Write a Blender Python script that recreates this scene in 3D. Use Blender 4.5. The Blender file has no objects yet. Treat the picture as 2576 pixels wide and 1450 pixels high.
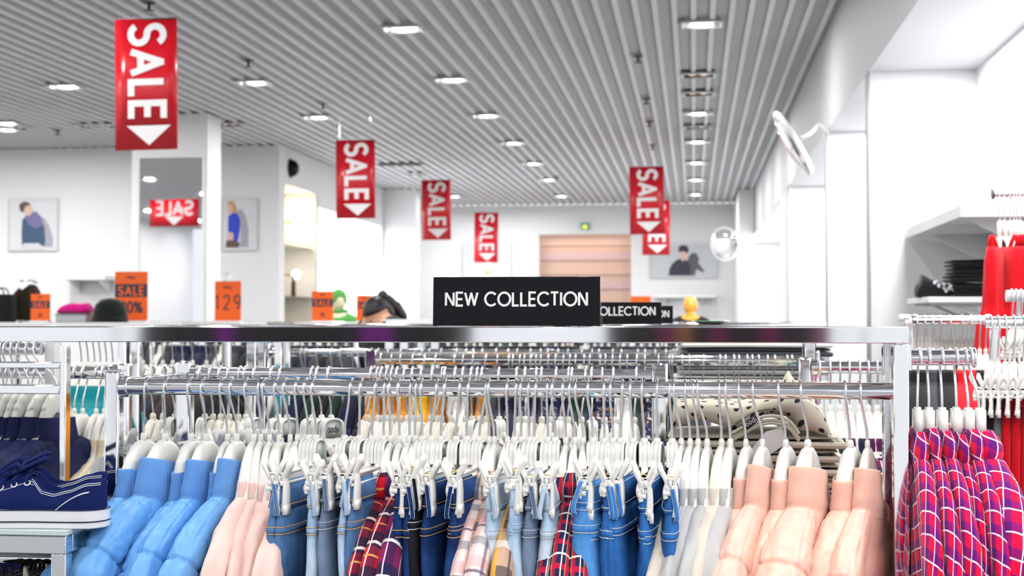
import bpy, bmesh, math, random
from mathutils import Vector, Matrix, Euler
S = bpy.context.scene
COL = S.collection
PI = math.pi
V = Vector
# ---------------------------------------------------------------- camera
FPX = 3600.0
CAM_Z = 1.35
YAW = math.atan(457 / FPX)
PITCH = math.atan(83 / FPX)
cam_data = bpy.data.cameras.new('camera')
cam_data.sensor_width = 36
cam_data.lens = FPX * 36 / 2576
cam_data.clip_start = 0.05
cam_data.clip_end = 100
cam_data.dof.use_dof = True
cam_data.dof.focus_distance = 2.22
cam_data.dof.aperture_fstop = 8.0
cam = bpy.data.objects.new('camera', cam_data)
COL.objects.link(cam)
cam.location = (0, 0, CAM_Z)
cam.rotation_euler = (PI / 2 + PITCH, 0, YAW)
S.camera = cam
# ---------------------------------------------------------------- exposure, world, light
S.view_settings.view_transform = 'Standard'
S.view_settings.look = 'None'
S.view_settings.gamma = 1.0
S.view_settings.use_curve_mapping = False
S.view_settings.exposure = 0.5
S.cycles.max_bounces = 7
S.cycles.diffuse_bounces = 2
S.cycles.glossy_bounces = 4
S.cycles.transmission_bounces = 4
S.cycles.transparent_max_bounces = 6
S.cycles.caustics_reflective = False
S.cycles.caustics_refractive = False
S.cycles.sample_clamp_indirect = 4.0
world = bpy.data.worlds.new('world')
S.world = world
world.use_nodes = True
WB = world.node_tree.nodes['Background']
WB.inputs[0].default_value = (0.93, 0.96, 1.0, 1)
WB.inputs[1].default_value = 0.72


def area_light(name, loc, sx, sy, power, color=(1, 1, 1), rot=(0, 0, 0), shape='RECTANGLE', parent=None, spread=PI):
    l = bpy.data.lights.new(name, 'AREA')
    l.shape = shape
    l.size = sx
    l.size_y = sy
    l.energy = power
    l.color = color
    l.spread = spread
    o = bpy.data.objects.new(name, l)
    COL.objects.link(o)
    o.location = loc
    o.rotation_euler = rot
    if parent:
        o.parent = parent
    return o


LAMP_W = 11.0          # one ceiling downlight
BAY_W = 18.0           # hidden lamps washing the wall bays

# ---------------------------------------------------------------- pixel helpers (frame is 2576 x 1450)
RC = Euler((PI / 2 + PITCH, 0, YAW)).to_matrix()
C0 = V((0, 0, CAM_Z))


def ray(px, py):
    return RC @ V(((px - 1288) / FPX, -(py - 725) / FPX, -1))


def at(px, py, Y):
    r = ray(px, py)
    return C0 + r * (Y / r.y)


def atx(px, py, X):
    r = ray(px, py)
    return C0 + r * (X / r.x)


def atz(px, py, Z):
    r = ray(px, py)
    return C0 + r * ((Z - CAM_Z) / r.z)


# ---------------------------------------------------------------- mesh builder
class MB:
    def __init__(s):
        s.v = []
        s.f = []
        s.uv = []
        s.m = []

    def add(s, p):
        s.v.append((p[0], p[1], p[2]))
        return len(s.v) - 1

    def face(s, idx, uv=None, m=0):
        s.f.append(tuple(idx))
        s.uv.append(uv if uv else [(s.v[i][0] + s.v[i][1], s.v[i][2]) for i in idx])
        s.m.append(m)

    def loft(s, rings, cap0=True, cap1=True, closed=True, m=0, u0=0.0):
        n = len(rings[0])
        ids = [[s.add(p) for p in r] for r in rings]
        ref = rings[len(rings) // 2]
        us = [u0]
        for j in range(n):
            us.append(us[-1] + (V(ref[(j + 1) % n]) - V(ref[j])).length)
        vs = [0.0]
        for i in range(len(rings) - 1):
            c0 = sum((V(p) for p in rings[i]), V()) / n
            c1 = sum((V(p) for p in rings[i + 1]), V()) / n
            vs.append(vs[-1] + max((c1 - c0).length, 1e-5))
        for i in range(len(rings) - 1):
            for j in range(n if closed else n - 1):
                k = (j + 1) % n
                s.face((ids[i][j], ids[i][k], ids[i + 1][k], ids[i + 1][j]),
                       [(us[j], vs[i]), (us[j + 1], vs[i]), (us[j + 1], vs[i + 1]), (us[j], vs[i + 1])], m)
        if closed and cap0:
            s.face(list(reversed(ids[0])), None, m)
        if closed and cap1:
            s.face(ids[-1], None, m)
        return ids

    def tube(s, path, r, n=8, caps=True, m=0):
        path = [V(p) for p in path]
        k = len(path)
        rr = r if isinstance(r, (list, tuple)) else [r] * k
        rings = []
        t = (path[1] - path[0]).normalized()
        a = V((0, 0, 1)) if abs(t.z) < .9 else V((1, 0, 0))
        nn = (a - t * a.dot(t)).normalized()
        for i in range(k):
            if i == 0:
                t = path[1] - path[0]
            elif i == k - 1:
                t = path[-1] - path[-2]
            else:
                t = path[i + 1] - path[i - 1]
            t.normalize()
            nn = (nn - t * nn.dot(t))
            if nn.length < 1e-6:
                nn = t.orthogonal()
            nn.normalize()
            b = t.cross(nn)
            rings.append([path[i] + (nn * math.cos(2 * PI * j / n) + b * math.sin(2 * PI * j / n)) * rr[i] for j in range(n)])
        s.loft(rings, caps, caps, True, m)

    def box(s, c, d, rot=None, m=0):
        c = V(c)
        h = V(d) / 2
        ids = []
        for x in (-1, 1):
            for y in (-1, 1):
                for z in (-1, 1):
                    p = V((x * h.x, y * h.y, z * h.z))
                    if rot is not None:
                        p = rot @ p
                    ids.append(s.add(c + p))
        for q in ((0, 1, 3, 2), (4, 6, 7, 5), (0, 4, 5, 1), (2, 3, 7, 6), (0, 2, 6, 4), (1, 5, 7, 3)):
            s.face([ids[i] for i in q], None, m)

    def box2(s, a, b, m=0):
        a = V(a)
        b = V(b)
        s.box((a + b) / 2, [abs(b[i] - a[i]) for i in range(3)], None, m)

    def prism(s, poly, f, depth, m=0):
        """poly: list of 2-D points, f maps (a, b, t) to 3-D, depth: (t0, t1)."""
        a = [s.add(f(p[0], p[1], depth[0])) for p in poly]
        b = [s.add(f(p[0], p[1], depth[1])) for p in poly]
        n = len(poly)
        s.face(list(reversed(a)), None, m)
        s.face(b, None, m)
        for i in range(n):
            j = (i + 1) % n
            s.face((a[i], a[j], b[j], b[i]), None, m)

    def lathe(s, prof, n=24, c=(0, 0, 0), M=None, m=0):
        rings = []
        for r, z in prof:
            ring = []
            for j in range(n):
                p = V((r * math.cos(2 * PI * j / n), r * math.sin(2 * PI * j / n), z))
                if M is not None:
                    p = M @ p
                ring.append(p + V(c))
            rings.append(ring)
        s.loft(rings, True, True, True, m)

    def sphere(s, c, r, n=16, k=10, m=0):
        rr = r if hasattr(r, '__len__') else (r, r, r)
        rings = []
        for i in range(k + 1):
            t = PI * i / k
            q = max(math.sin(t), .01)
            rings.append([V((c[0] + rr[0] * q * math.cos(2 * PI * j / n), c[1] + rr[1] * q * math.sin(2 * PI * j / n), c[2] - rr[2] * math.cos(t))) for j in range(n)])
        s.loft(rings, True, True, True, m)

    def mesh(s, name, mats, smooth=True):
        me = bpy.data.meshes.new(name)
        me.from_pydata(s.v, [], s.f)
        uvl = me.uv_layers.new(name='UVMap')
        flat = []
        for u in s.uv:
            for a in u:
                flat.extend(a)
        uvl.data.foreach_set('uv', flat)
        if not isinstance(mats, (list, tuple)):
            mats = [mats]
        for x in mats:
            me.materials.append(x)
        me.polygons.foreach_set('material_index', s.m)
        me.polygons.foreach_set('use_smooth', [bool(smooth)] * len(me.polygons))
        me.update()
        bm = bmesh.new()
        bm.from_mesh(me)
        bmesh.ops.recalc_face_normals(bm, faces=bm.faces)
        if smooth == 'auto':
            for e in bm.edges:
                if len(e.link_faces) == 2 and e.calc_face_angle(0) > 0.7:
                    e.smooth = False
        bm.to_mesh(me)
        bm.free()
        if smooth == 'auto':
            me.polygons.foreach_set('use_smooth', [True] * len(me.polygons))
        return me

    def build(s, name, mats, parent=None, smooth='auto', bevel=0.0, loc=None, segs=2, subsurf=0):
        return put(name, s.mesh(name, mats, smooth), parent, loc, bevel, segs, subsurf)


def put(name, me, parent=None, loc=None, bevel=0.0, segs=2, subsurf=0):
    o = bpy.data.objects.new(name, me)
    COL.objects.link(o)
    if parent is not None:
        o.parent = parent
    if loc is not None:
        o.location = loc
    if bevel:
        b = o.modifiers.new('bevel', 'BEVEL')
        b.width = bevel
        b.segments = segs
        b.limit_method = 'ANGLE'
        b.angle_limit = 0.6
    if subsurf:
        b = o.modifiers.new('subsurf', 'SUBSURF')
        b.levels = subsurf
        b.render_levels = subsurf
    return o


def tag(o, label=None, cat=None, group=None, kind=None):
    if label:
        o['label'] = label
    if cat:
        o['category'] = cat
    if group:
        o['group'] = group
    if kind:
        o['kind'] = kind
    return o


def thing(name, label, cat, loc=(0, 0, 0), rz=0.0, group=None):
    o = bpy.data.objects.new(name, None)
    o.empty_display_size = .05
    COL.objects.link(o)
    o.location = loc
    o.rotation_euler = (0, 0, rz)
    return tag(o, label, cat, group)


def dup(root, loc, rz, label, group=None):
    r = root.copy()
    COL.objects.link(r)
    r.location = loc
    r.rotation_euler = (0, 0, rz)
    r['label'] = label
    if group:
        r['group'] = group
    for ch in list(root.children):
        c = ch.copy()
        COL.objects.link(c)
        c.parent = r
        for g in list(ch.children):
            d = g.copy()
            COL.objects.link(d)
            d.parent = c
    return r


ONES = 'zeroth first second third fourth fifth sixth seventh eighth ninth tenth eleventh twelfth thirteenth fourteenth fifteenth sixteenth seventeenth eighteenth nineteenth'.split()
TENS = {2: 'twenty', 3: 'thirty', 4: 'forty', 5: 'fifty', 6: 'sixty', 7: 'seventy'}
TENTH = {2: 'twentieth', 3: 'thirtieth', 4: 'fortieth', 5: 'fiftieth', 6: 'sixtieth', 7: 'seventieth'}


def nth(i):
    if i < 20:
        return ONES[i]
    t, u = divmod(i, 10)
    return TENTH[t] if u == 0 else TENS[t] + '-' + ONES[u]


def spl(pts, k=8):
    """Catmull-Rom through the points."""
    P = [V(p) for p in pts]
    P = [P[0] * 2 - P[1]] + P + [P[-1] * 2 - P[-2]]
    out = []
    for i in range(1, len(P) - 2):
        for j in range(k):
            t = j / k
            a, b, c, d = P[i - 1], P[i], P[i + 1], P[i + 2]
            out.append(.5 * ((2 * b) + (c - a) * t + (2 * a - 5 * b + 4 * c - d) * t * t + (3 * b - a - 3 * c + d) * t ** 3))
    out.append(P[-2].copy())
    return out


def lerp(tab, x):
    if x <= tab[0][0]:
        return tab[0][1]
    for (a, va), (b, vb) in zip(tab, tab[1:]):
        if x <= b:
            t = (x - a) / (b - a)
            t = t * t * (3 - 2 * t) * .5 + t * .5
            return va + (vb - va) * t
    return tab[-1][1]


def sup(a, p):
    c, s_ = math.cos(a), math.sin(a)
    return (math.copysign(abs(c) ** (2 / p), c), math.copysign(abs(s_) ** (2 / p), s_))


# ---------------------------------------------------------------- materials
def nodes(name):
    m = bpy.data.materials.new(name)
    m.use_nodes = True
    nt = m.node_tree
    return m, nt, nt.nodes['Principled BSDF']


def N(nt, typ, **kw):
    n = nt.nodes.new(typ)
    for k, v in kw.items():
        setattr(n, k, v)
    return n


def c4(c):
    return (c[0], c[1], c[2], 1)


def paint(name, col, rough=.5, metal=0.0, var=.04, scale=6.0, bump=0.0, bscale=200.0, emit=None, estr=0.0, coat=0.0, spec=.5):
    """plain surface with slight procedural variation."""
    m, nt, b = nodes(name)
    tc = N(nt, 'ShaderNodeTexCoord')
    nz = N(nt, 'ShaderNodeTexNoise')
    nz.inputs['Scale'].default_value = scale
    nz.inputs['Detail'].default_value = 3
    nt.links.new(tc.outputs['Object'], nz.inputs['Vector'])
    mx = N(nt, 'ShaderNodeMix', data_type='RGBA')
    mx.inputs[6].default_value = c4([max(0, x * (1 - var)) for x in col])
    mx.inputs[7].default_value = c4([min(1, x * (1 + var)) for x in col])
    nt.links.new(nz.outputs['Fac'], mx.inputs[0])
    nt.links.new(mx.outputs[2], b.inputs['Base Color'])
    b.inputs['Roughness'].default_value = rough
    b.inputs['Metallic'].default_value = metal
    b.inputs['Coat Weight'].default_value = coat
    b.inputs['Specular IOR Level'].default_value = spec
    if bump:
        n2 = N(nt, 'ShaderNodeTexNoise')
        n2.inputs['Scale'].default_value = bscale
        n2.inputs['Detail'].default_value = 2
        nt.links.new(tc.outputs['Object'], n2.inputs['Vector'])
        bp = N(nt, 'ShaderNodeBump')
        bp.inputs['Strength'].default_value = bump
        bp.inputs['Distance'].default_value = .002
        nt.links.new(n2.outputs['Fac'], bp.inputs['Height'])
        nt.links.new(bp.outputs['Normal'], b.inputs['Normal'])
    if emit:
        b.inputs['Emission Color'].default_value = c4(emit)
        b.inputs['Emission Strength'].default_value = estr
    return m


def fabric(name, col, rough=.85, var=.12, weave=900.0, sheen=.2):
    m = paint(name, col, rough, 0, var, 14, .35, weave)
    b = m.node_tree.nodes['Principled BSDF']
    b.inputs['Sheen Weight'].default_value = sheen
    b.inputs['Specular IOR Level'].default_value = .2
    return m


def denim(name, dark, light, seed=0.0):
    m, nt, b = nodes(name)
    tc = N(nt, 'ShaderNodeTexCoord')
    mp = N(nt, 'ShaderNodeMapping')
    mp.inputs['Scale'].default_value = (700, 700, 24)
    mp.inputs['Location'].default_value = (seed, seed, seed)
    nt.links.new(tc.outputs['Object'], mp.inputs['Vector'])
    streak = N(nt, 'ShaderNodeTexNoise')
    streak.inputs['Scale'].default_value = 1
    streak.inputs['Detail'].default_value = 3
    nt.links.new(mp.outputs['Vector'], streak.inputs['Vector'])
    mp2 = N(nt, 'ShaderNodeMapping')
    mp2.inputs['Scale'].default_value = (22, 9, 10)
    mp2.inputs['Location'].default_value = (seed * 3, seed, seed * 7)
    nt.links.new(tc.outputs['Object'], mp2.inputs['Vector'])
    fade = N(nt, 'ShaderNodeTexNoise')
    fade.inputs['Scale'].default_value = 1
    fade.inputs['Detail'].default_value = 2
    nt.links.new(mp2.outputs['Vector'], fade.inputs['Vector'])
    ad = N(nt, 'ShaderNodeMath', operation='MULTIPLY_ADD')
    ad.inputs[1].default_value = .45
    nt.links.new(streak.outputs['Fac'], ad.inputs[0])
    nt.links.new(fade.outputs['Fac'], ad.inputs[2])
    rp = N(nt, 'ShaderNodeValToRGB')
    rp.color_ramp.elements[0].position = .48
    rp.color_ramp.elements[0].color = c4(dark)
    rp.color_ramp.elements[1].position = .95
    rp.color_ramp.elements[1].color = c4(light)
    nt.links.new(ad.outputs[0], rp.inputs[0])
    nt.links.new(rp.outputs[0], b.inputs['Base Color'])
    b.inputs['Roughness'].default_value = .85
    b.inputs['Specular IOR Level'].default_value = .15
    bp = N(nt, 'ShaderNodeBump')
    bp.inputs['Strength'].default_value = .25
    bp.inputs['Distance'].default_value = .001
    nt.links.new(streak.outputs['Fac'], bp.inputs['Height'])
    nt.links.new(bp.outputs['Normal'], b.inputs['Normal'])
    return m


def plaid(name, base, stripes, rough=.85, rot=0.0):
    """stripes: (axis 0/1, period, offset, width, colour, strength) in metres on the garment's own UV."""
    m, nt, b = nodes(name)
    uv = N(nt, 'ShaderNodeUVMap')
    mp = N(nt, 'ShaderNodeMapping')
    mp.inputs['Rotation'].default_value = (0, 0, rot)
    nt.links.new(uv.outputs[0], mp.inputs['Vector'])
    nz = N(nt, 'ShaderNodeTexNoise')
    nz.inputs['Scale'].default_value = 12
    nt.links.new(uv.outputs[0], nz.inputs['Vector'])
    wob = N(nt, 'ShaderNodeMix', data_type='RGBA', blend_type='ADD')
    wob.inputs[0].default_value = .012
    nt.links.new(mp.outputs[0], wob.inputs[6])
    nt.links.new(nz.outputs['Color'], wob.inputs[7])
    sp = N(nt, 'ShaderNodeSeparateXYZ')
    nt.links.new(wob.outputs[2], sp.inputs[0])
    cur = None
    for ax, per, off, wid, col, st in stripes:
        a = N(nt, 'ShaderNodeMath', operation='ADD')
        a.inputs[1].default_value = off + 10 * per
        nt.links.new(sp.outputs[ax], a.inputs[0])
        w = N(nt, 'ShaderNodeMath', operation='WRAP')
        w.inputs[1].default_value = per
        w.inputs[2].default_value = 0
        nt.links.new(a.outputs[0], w.inputs[0])
        l = N(nt, 'ShaderNodeMath', operation='LESS_THAN')
        l.inputs[1].default_value = wid
        nt.links.new(w.outputs[0], l.inputs[0])
        k = N(nt, 'ShaderNodeMath', operation='MULTIPLY')
        k.inputs[1].default_value = st
        nt.links.new(l.outputs[0], k.inputs[0])
        mx = N(nt, 'ShaderNodeMix', data_type='RGBA')
        nt.links.new(k.outputs[0], mx.inputs[0])
        if cur is None:
            mx.inputs[6].default_value = c4(base)
        else:
            nt.links.new(cur, mx.inputs[6])
        mx.inputs[7].default_value = c4(col)
        cur = mx.outputs[2]
    nt.links.new(cur, b.inputs['Base Color'])
    b.inputs['Roughness'].default_value = rough
    b.inputs['Specular IOR Level'].default_value = .15
    b.inputs['Sheen Weight'].default_value = .1
    return m


def speckle(name, base, cols, scale=40.0, thr=.5):
    """printed fabric: blotches of other colours on a base."""
    m, nt, b = nodes(name)
    tc = N(nt, 'ShaderNodeTexCoord')
    cur = None
    for i, c in enumerate(cols):
        vo = N(nt, 'ShaderNodeTexVoronoi')
        vo.inputs['Scale'].default_value = scale * (1 + .37 * i)
        mp = N(nt, 'ShaderNodeMapping')
        mp.inputs['Location'].default_value = (3.1 * i, 1.7 * i, .9 * i)
        nt.links.new(tc.outputs['Object'], mp.inputs['Vector'])
        nt.links.new(mp.outputs[0], vo.inputs['Vector'])
        l = N(nt, 'ShaderNodeMath', operation='LESS_THAN')
        l.inputs[1].default_value = thr * .6
        nt.links.new(vo.outputs['Distance'], l.inputs[0])
        mx = N(nt, 'ShaderNodeMix', data_type='RGBA')
        nt.links.new(l.outputs[0], mx.inputs[0])
        if cur is None:
            mx.inputs[6].default_value = c4(base)
        else:
            nt.links.new(cur, mx.inputs[6])
        mx.inputs[7].default_value = c4(c)
        cur = mx.outputs[2]
    nt.links.new(cur, b.inputs['Base Color'])
    b.inputs['Roughness'].default_value = .85
    return m


def polka(name, base, dot, scale):
    m, nt, b = nodes(name)
    tc = N(nt, 'ShaderNodeUVMap')
    vo = N(nt, 'ShaderNodeTexVoronoi', voronoi_dimensions='2D')
    vo.inputs['Scale'].default_value = scale
    vo.inputs['Randomness'].default_value = .55
    nt.links.new(tc.outputs[0], vo.inputs['Vector'])
    l = N(nt, 'ShaderNodeMath', operation='LESS_THAN')
    l.inputs[1].default_value = .17
    nt.links.new(vo.outputs['Distance'], l.inputs[0])
    nz = N(nt, 'ShaderNodeTexNoise')
    nz.inputs['Scale'].default_value = 60
    nt.links.new(tc.outputs[0], nz.inputs['Vector'])
    mb = N(nt, 'ShaderNodeMix', data_type='RGBA')
    mb.inputs[6].default_value = c4([x * .9 for x in base])
    mb.inputs[7].default_value = c4([min(1, x * 1.08) for x in base])
    nt.links.new(nz.outputs['Fac'], mb.inputs[0])
    mx = N(nt, 'ShaderNodeMix', data_type='RGBA')
    nt.links.new(l.outputs[0], mx.inputs[0])
    nt.links.new(mb.outputs[2], mx.inputs[6])
    mx.inputs[7].default_value = c4(dot)
    nt.links.new(mx.outputs[2], b.inputs['Base Color'])
    b.inputs['Roughness'].default_value = .9
    return m


def glass(name, col=(.9, 1, .97), rough=.02):
    m, nt, b = nodes(name)
    b.inputs['Base Color'].default_value = c4(col)
    b.inputs['Roughness'].default_value = rough
    b.inputs['Transmission Weight'].default_value = .9
    b.inputs['IOR'].default_value = 1.2
    return m


CHROME = paint('chrome', (.88, .885, .9), .06, 1.0, .01, 40)
STEEL = paint('brushed_steel', (.80, .81, .84), .17, 1.0, .03, 60)
MIRROR = paint('mirror_silver', (.93, .94, .95), .015, 1.0, .005, 10)
WIRE = paint('hanger_wire', (.80, .82, .84), .16, 1.0, .02, 60)
PLASTIC = paint('white_plastic', (.88, .87, .83), .28, 0, .02, 30, coat=.3)
IVORY = paint('ivory_plastic', (.84, .80, .70), .3, 0, .03, 30, coat=.3)
GREYPL = paint('grey_green_plastic', (.50, .55, .52), .4, 0, .03, 30)
BRASS = paint('brass_spring', (.75, .5, .18), .25, 1.0, .05, 80)
WALLM = paint('white_wall_paint', (.88, .885, .90), .6, 0, .015, 2)
WALLC = paint('cream_niche_paint', (.93, .86, .74), .6, 0, .015, 2)
WHITE = paint('white_lacquer', (.86, .865, .88), .35, 0, .015, 4)
FLOORM = paint('grey_floor_tile', (.30, .30, .31), .25, 0, .06, 3)
BLACKP = paint('black_acrylic', (.004, .004, .006), .12, 0, .02, 8, spec=.18)
LETTER = paint('white_letter_vinyl', (.9, .88, .9), .5, 0, .01, 20)
REDS = paint('red_sale_card', (.60, .002, .014), .25, 0, .05, 3, coat=.2)
ORANGE = paint('orange_price_card', (.97, .135, .005), .5, 0, .04, 6)
PRINTK = paint('dark_print', (.05, .04, .06), .6, 0, .05, 20)
ACRYL = glass('clear_acrylic', (.95, .96, 1))
GLASSM = glass('green_edged_glass', (.85, .96, .92))

# ================================================================ THE SETTING
CEIL = 3.10
XL, XF, XR = -9.5, 0.81, 1.29
YB = 21.5
YN = -3.2
SOF = 2.51


def struct(name, mb, mats, label=None, bevel=0):
    o = mb.build(name, mats, None, 'auto', bevel)
    return tag(o, label, None, None, 'structure')


mb = MB()
mb.box2((XL - .1, YN - 4, -.06), (XR + .1, YB + .1, 0))
struct('floor', mb, FLOORM, 'pale polished shop floor')
# slatted open-cell ceiling: long bright strips, short ribs across, dark plenum above
CEILB = paint('ceiling_plenum', (.22, .225, .235), .9, 0, .1, 2)
CEILS = paint('ceiling_strip', (.80, .81, .83), .5, 0, .02, 3)
CEILR = paint('ceiling_rib', (.76, .775, .79), .5, 0, .03, 3)
mb = MB()
mb.box2((XL, YN, CEIL + .10), (XF + .02, YB, CEIL + .14), 0)
nst = int((XF - XL) / .108)
for i in range(nst + 1):
    x = XF - .05 - i * .108
    mb.box2((x - .015, YN, CEIL), (x + .015, YB, CEIL + .05), 1)
k = 0
y = YN
while y < YB:
    mb.box2((XL, y, CEIL + .018), (XF, y + .016, CEIL + .045), 2)
    y += .036 if y < 13 else .05
struct('ceiling', mb, [CEILB, CEILS, CEILR], 'grey open slatted ceiling with long bright strips')
mb = MB()
mb.box2((XL, YB, 0), (-2.33, YB + .1, CEIL))
mb.box2((-2.33, YB, 2.66), (-.93, YB + .1, CEIL))
mb.box2((-.93, YB, 0), (XR, YB + .1, CEIL))
o = struct('wall_back', mb, WALLM, 'white back wall of the shop')
mb = MB()
mb.box2((XR, YN, 0), (XR + .1, YB, CEIL))
struct('wall_right', mb, WALLM, 'white right wall of the bays')
mb = MB()
mb.box2((XL - .1, YN, 0), (XL, YB, CEIL))
struct('wall_left', mb, WALLM)
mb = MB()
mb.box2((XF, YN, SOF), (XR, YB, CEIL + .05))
struct('trim_1', mb, paint('bulkhead_shade_grey', (.70, .71, .74), .6, 0, .015, 2), 'white bulkhead running along the top of the right wall')  # greyer than the walls: the fascia's shading is put into its colour
EDGEP = paint('grey_edge_profile', (.34, .35, .38), .4, .3, .02, 10)
fins = [(12.46, 13.75, None), (8.9, 9.0, None), (6.77, 6.87, None)]
for i, (a, b, _) in enumerate(fins):
    mb = MB()
    mb.box2((XF + .003, a, 0), (XR, b, SOF))
    mb.box2((XF - .006, a - .004, 0), (XF + .002, min(b, a + .11), SOF - .002), 1)
    struct('trim_%d' % (i + 2), mb, [WALLM, EDGEP], ['thick far white column of the right wall', 'white fin wall that carries the round security mirror', 'nearest white fin wall on the right'][i])
mb = MB()
mb.box2((.60, 19.2, 0), (.80, 21.5, CEIL))
struct('trim_5', mb, WALLM, 'white column in the far right corner')
# left cross wall, the pier with a mirror, the left side wall with niche and bright alcove
YC = 13.8
XS = at(702, 600, YC).x
YN0, YN1, YN2 = atx(716, 600, XS).y, atx(797, 600, XS).y, 18.5
mb = MB()
mb.box2((XL, YC, 0), (XS, YC + .1, CEIL))
struct('wall_left_cross', mb, WALLM, 'white cross wall on the left with the two fashion pictures')
mb = MB()
PX0, PX1 = at(331, 600, 11.6).x, at(521, 600, 11.6).x
mb.box2((PX0, 11.6, 0), (PX1, atx(555, 600, PX1).y, CEIL))
struct('trim_6', mb, WALLM, 'white pier carrying the tall mirror')
mb = MB()
for (y0, y1, z0, z1) in ((13.9, 18.6, 2.74, CEIL), (13.9, YN0, 0, 2.74), (YN1 + .005, YN1 + .06, 0, 2.74), (YN1 + .06, 18.6, 2.60, 2.74), (YN0, 18.6, 0, 1.0), (18.5, 18.6, 1.0, 2.6)):
    mb.box2((XS - .6, y0, z0), (XS, y1, z1))
mb.box2((XS - .7, 13.9, 0), (XS - .6, 18.6, CEIL))
struct('wall_side', mb, WALLM, 'white side wall with the lit niche and bright alcove')
mb = MB()
mb.box2((XS - .40, YN0 + .001, 1.0), (XS - .36, YN1, 2.74))
mb.box2((XS - .36, YN1 - .03, 1.0), (XS - .005, YN1, 2.74))
mb.box2((XS - .36, YN0 + .001, 1.0), (XS - .005, YN0 + .02, 2.74))
struct('trim_7', mb, WALLC, 'cream lining of the lit display niche')
YNC = (YN0 + YN1) / 2
NH = (YN1 - YN0) / 2
mb = MB()
xc0 = at(1044, 600, 18.6).x
mb.box2((XS - .7, 18.6, 0), (xc0, 18.95, CEIL))
mb.box2((xc0 - .7, 18.95, 0), (xc0 - .6, YB, CEIL))
struct('trim_8', mb, WALLM, 'white column beyond the bright alcove')
# doorway in the back wall: lowered shutter of a warm lit passage
SHUT = paint('shutter_beige', (.66, .46, .37), .5, 0, .05, 2)
SHUT2 = paint('shutter_rose', (.60, .43, .43), .5, 0, .05, 2)
mb = MB()
mb.box2((-2.34, YB + .3, 0), (-.92, YB + .34, 2.7), 0)
for i in range(5):
    z = 2.62 - i * .22
    mb.box2((-2.34, YB + .265, z - .12), (-.92, YB + .3, z), i % 2)
mb.box2((-2.34, YB + .05, 0), (-.92, YB + .14, 1.62), 1)
struct('door_1', mb, [SHUT, SHUT2], 'beige and rose shuttered doorway in the back wall')
o = area_light('doorway_glow', (-1.63, YB - .02, 2.60), 1.2, .1, 1.6, (1, .72, .5), (PI * .12, 0, 0))
# hidden lamps that wash the bays (fixed under the bulkhead and inside the alcoves)
for (y0, y1, w) in ((13.9, 21.4, 1.5), (9.05, 12.4, 1.6), (6.92, 8.85, 1.25), (3.0, 6.7, 1.1), (-1.0, 2.5, .8)):
    area_light('bay_lamp', (1.06, (y0 + y1) / 2, SOF - .01), .22, (y1 - y0) * .9, BAY_W * w * (y1 - y0) / 2)
area_light('alcove_lamp', (XS - .3, 16.9, 2.59), .4, 3.0, 130)
area_light('niche_lamp', (XS - .18, YNC, 2.73), .2, NH * 1.4, 7, (1, .80, .52))
area_light('corner_fill', (-3.0, 20.2, 3.0), 1.5, 1.5, 20)  # fill light below the ceiling at the back, without a fitting

# ================================================================ CEILING FITTINGS
HOUSING = paint('fixture_housing', (.10, .105, .11), .25, .6, .05, 20)
RIM = paint('fixture_rim', (.75, .76, .78), .3, .5, .02, 20)
BULB = paint('lit_bulb', (1, 1, 1), .4, 0, .01, 5, emit=(1, .98, .96), estr=25)
BULBW = paint('warm_bulb', (1, .8, .6), .3, 0, .02, 5, emit=(1, .6, .3), estr=.9)


def fixture_meshes():
    rim = MB()
    for (a, b) in (((-.12, -.085), (.12, -.07)), ((-.12, .07), (.12, .085)), ((-.12, -.07), (-.105, .07)), ((.105, -.07), (.12, .07))):
        rim.box2((a[0], a[1], -.006), (b[0], b[1], .01))
    hs = MB()
    hs.box2((-.105, -.07, .055), (.105, .07, .06))
    for (a, b) in (((-.105, -.07), (.105, -.066)), ((-.105, .066), (.105, .07)), ((-.105, -.066), (-.101, .066)), ((.101, -.066), (.105, .066))):
        hs.box2((a[0], a[1], -.004), (b[0], b[1], .06))
    bl = MB()
    bl.lathe([(.001, .0), (.05, .002), (.068, .012), (.068, .03), (.03, .05), (.001, .052)], 20)
    b2 = MB()
    for sx in (-.045, .035):
        b2.lathe([(.001, .0), (.022, .004), (.03, .018), (.03, .03), (.01, .05), (.001, .052)], 16, (sx, 0, 0))
    return rim.mesh('rim', RIM), hs.mesh('housing', HOUSING), bl.mesh('bulb', BULB), b2.mesh('bulb', BULBW), hs.mesh('housing', WHITE)


FIXM = fixture_meshes()


def downlight(x, y, lit, label, power=1.0, col=(1, .985, .96)):
    t = thing('ceiling_light', label, 'ceiling light', (x, y, CEIL - .012), 0, 'downlights in the slatted ceiling')
    put('rim', FIXM[0], t)
    put('housing', FIXM[4] if lit else FIXM[1], t)  # white housing when lit: the lamp's glare is put into its colour
    put('bulb', FIXM[2] if lit else FIXM[3], t)
    if lit:
        area_light('downlight_lamp', (0, 0, -.004), .11, .11, LAMP_W * power, col, (0, 0, 0), 'DISK', t)


def ceil_px(px, py):
    p = atz(px, py, CEIL)
    return p.x, p.y


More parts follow.
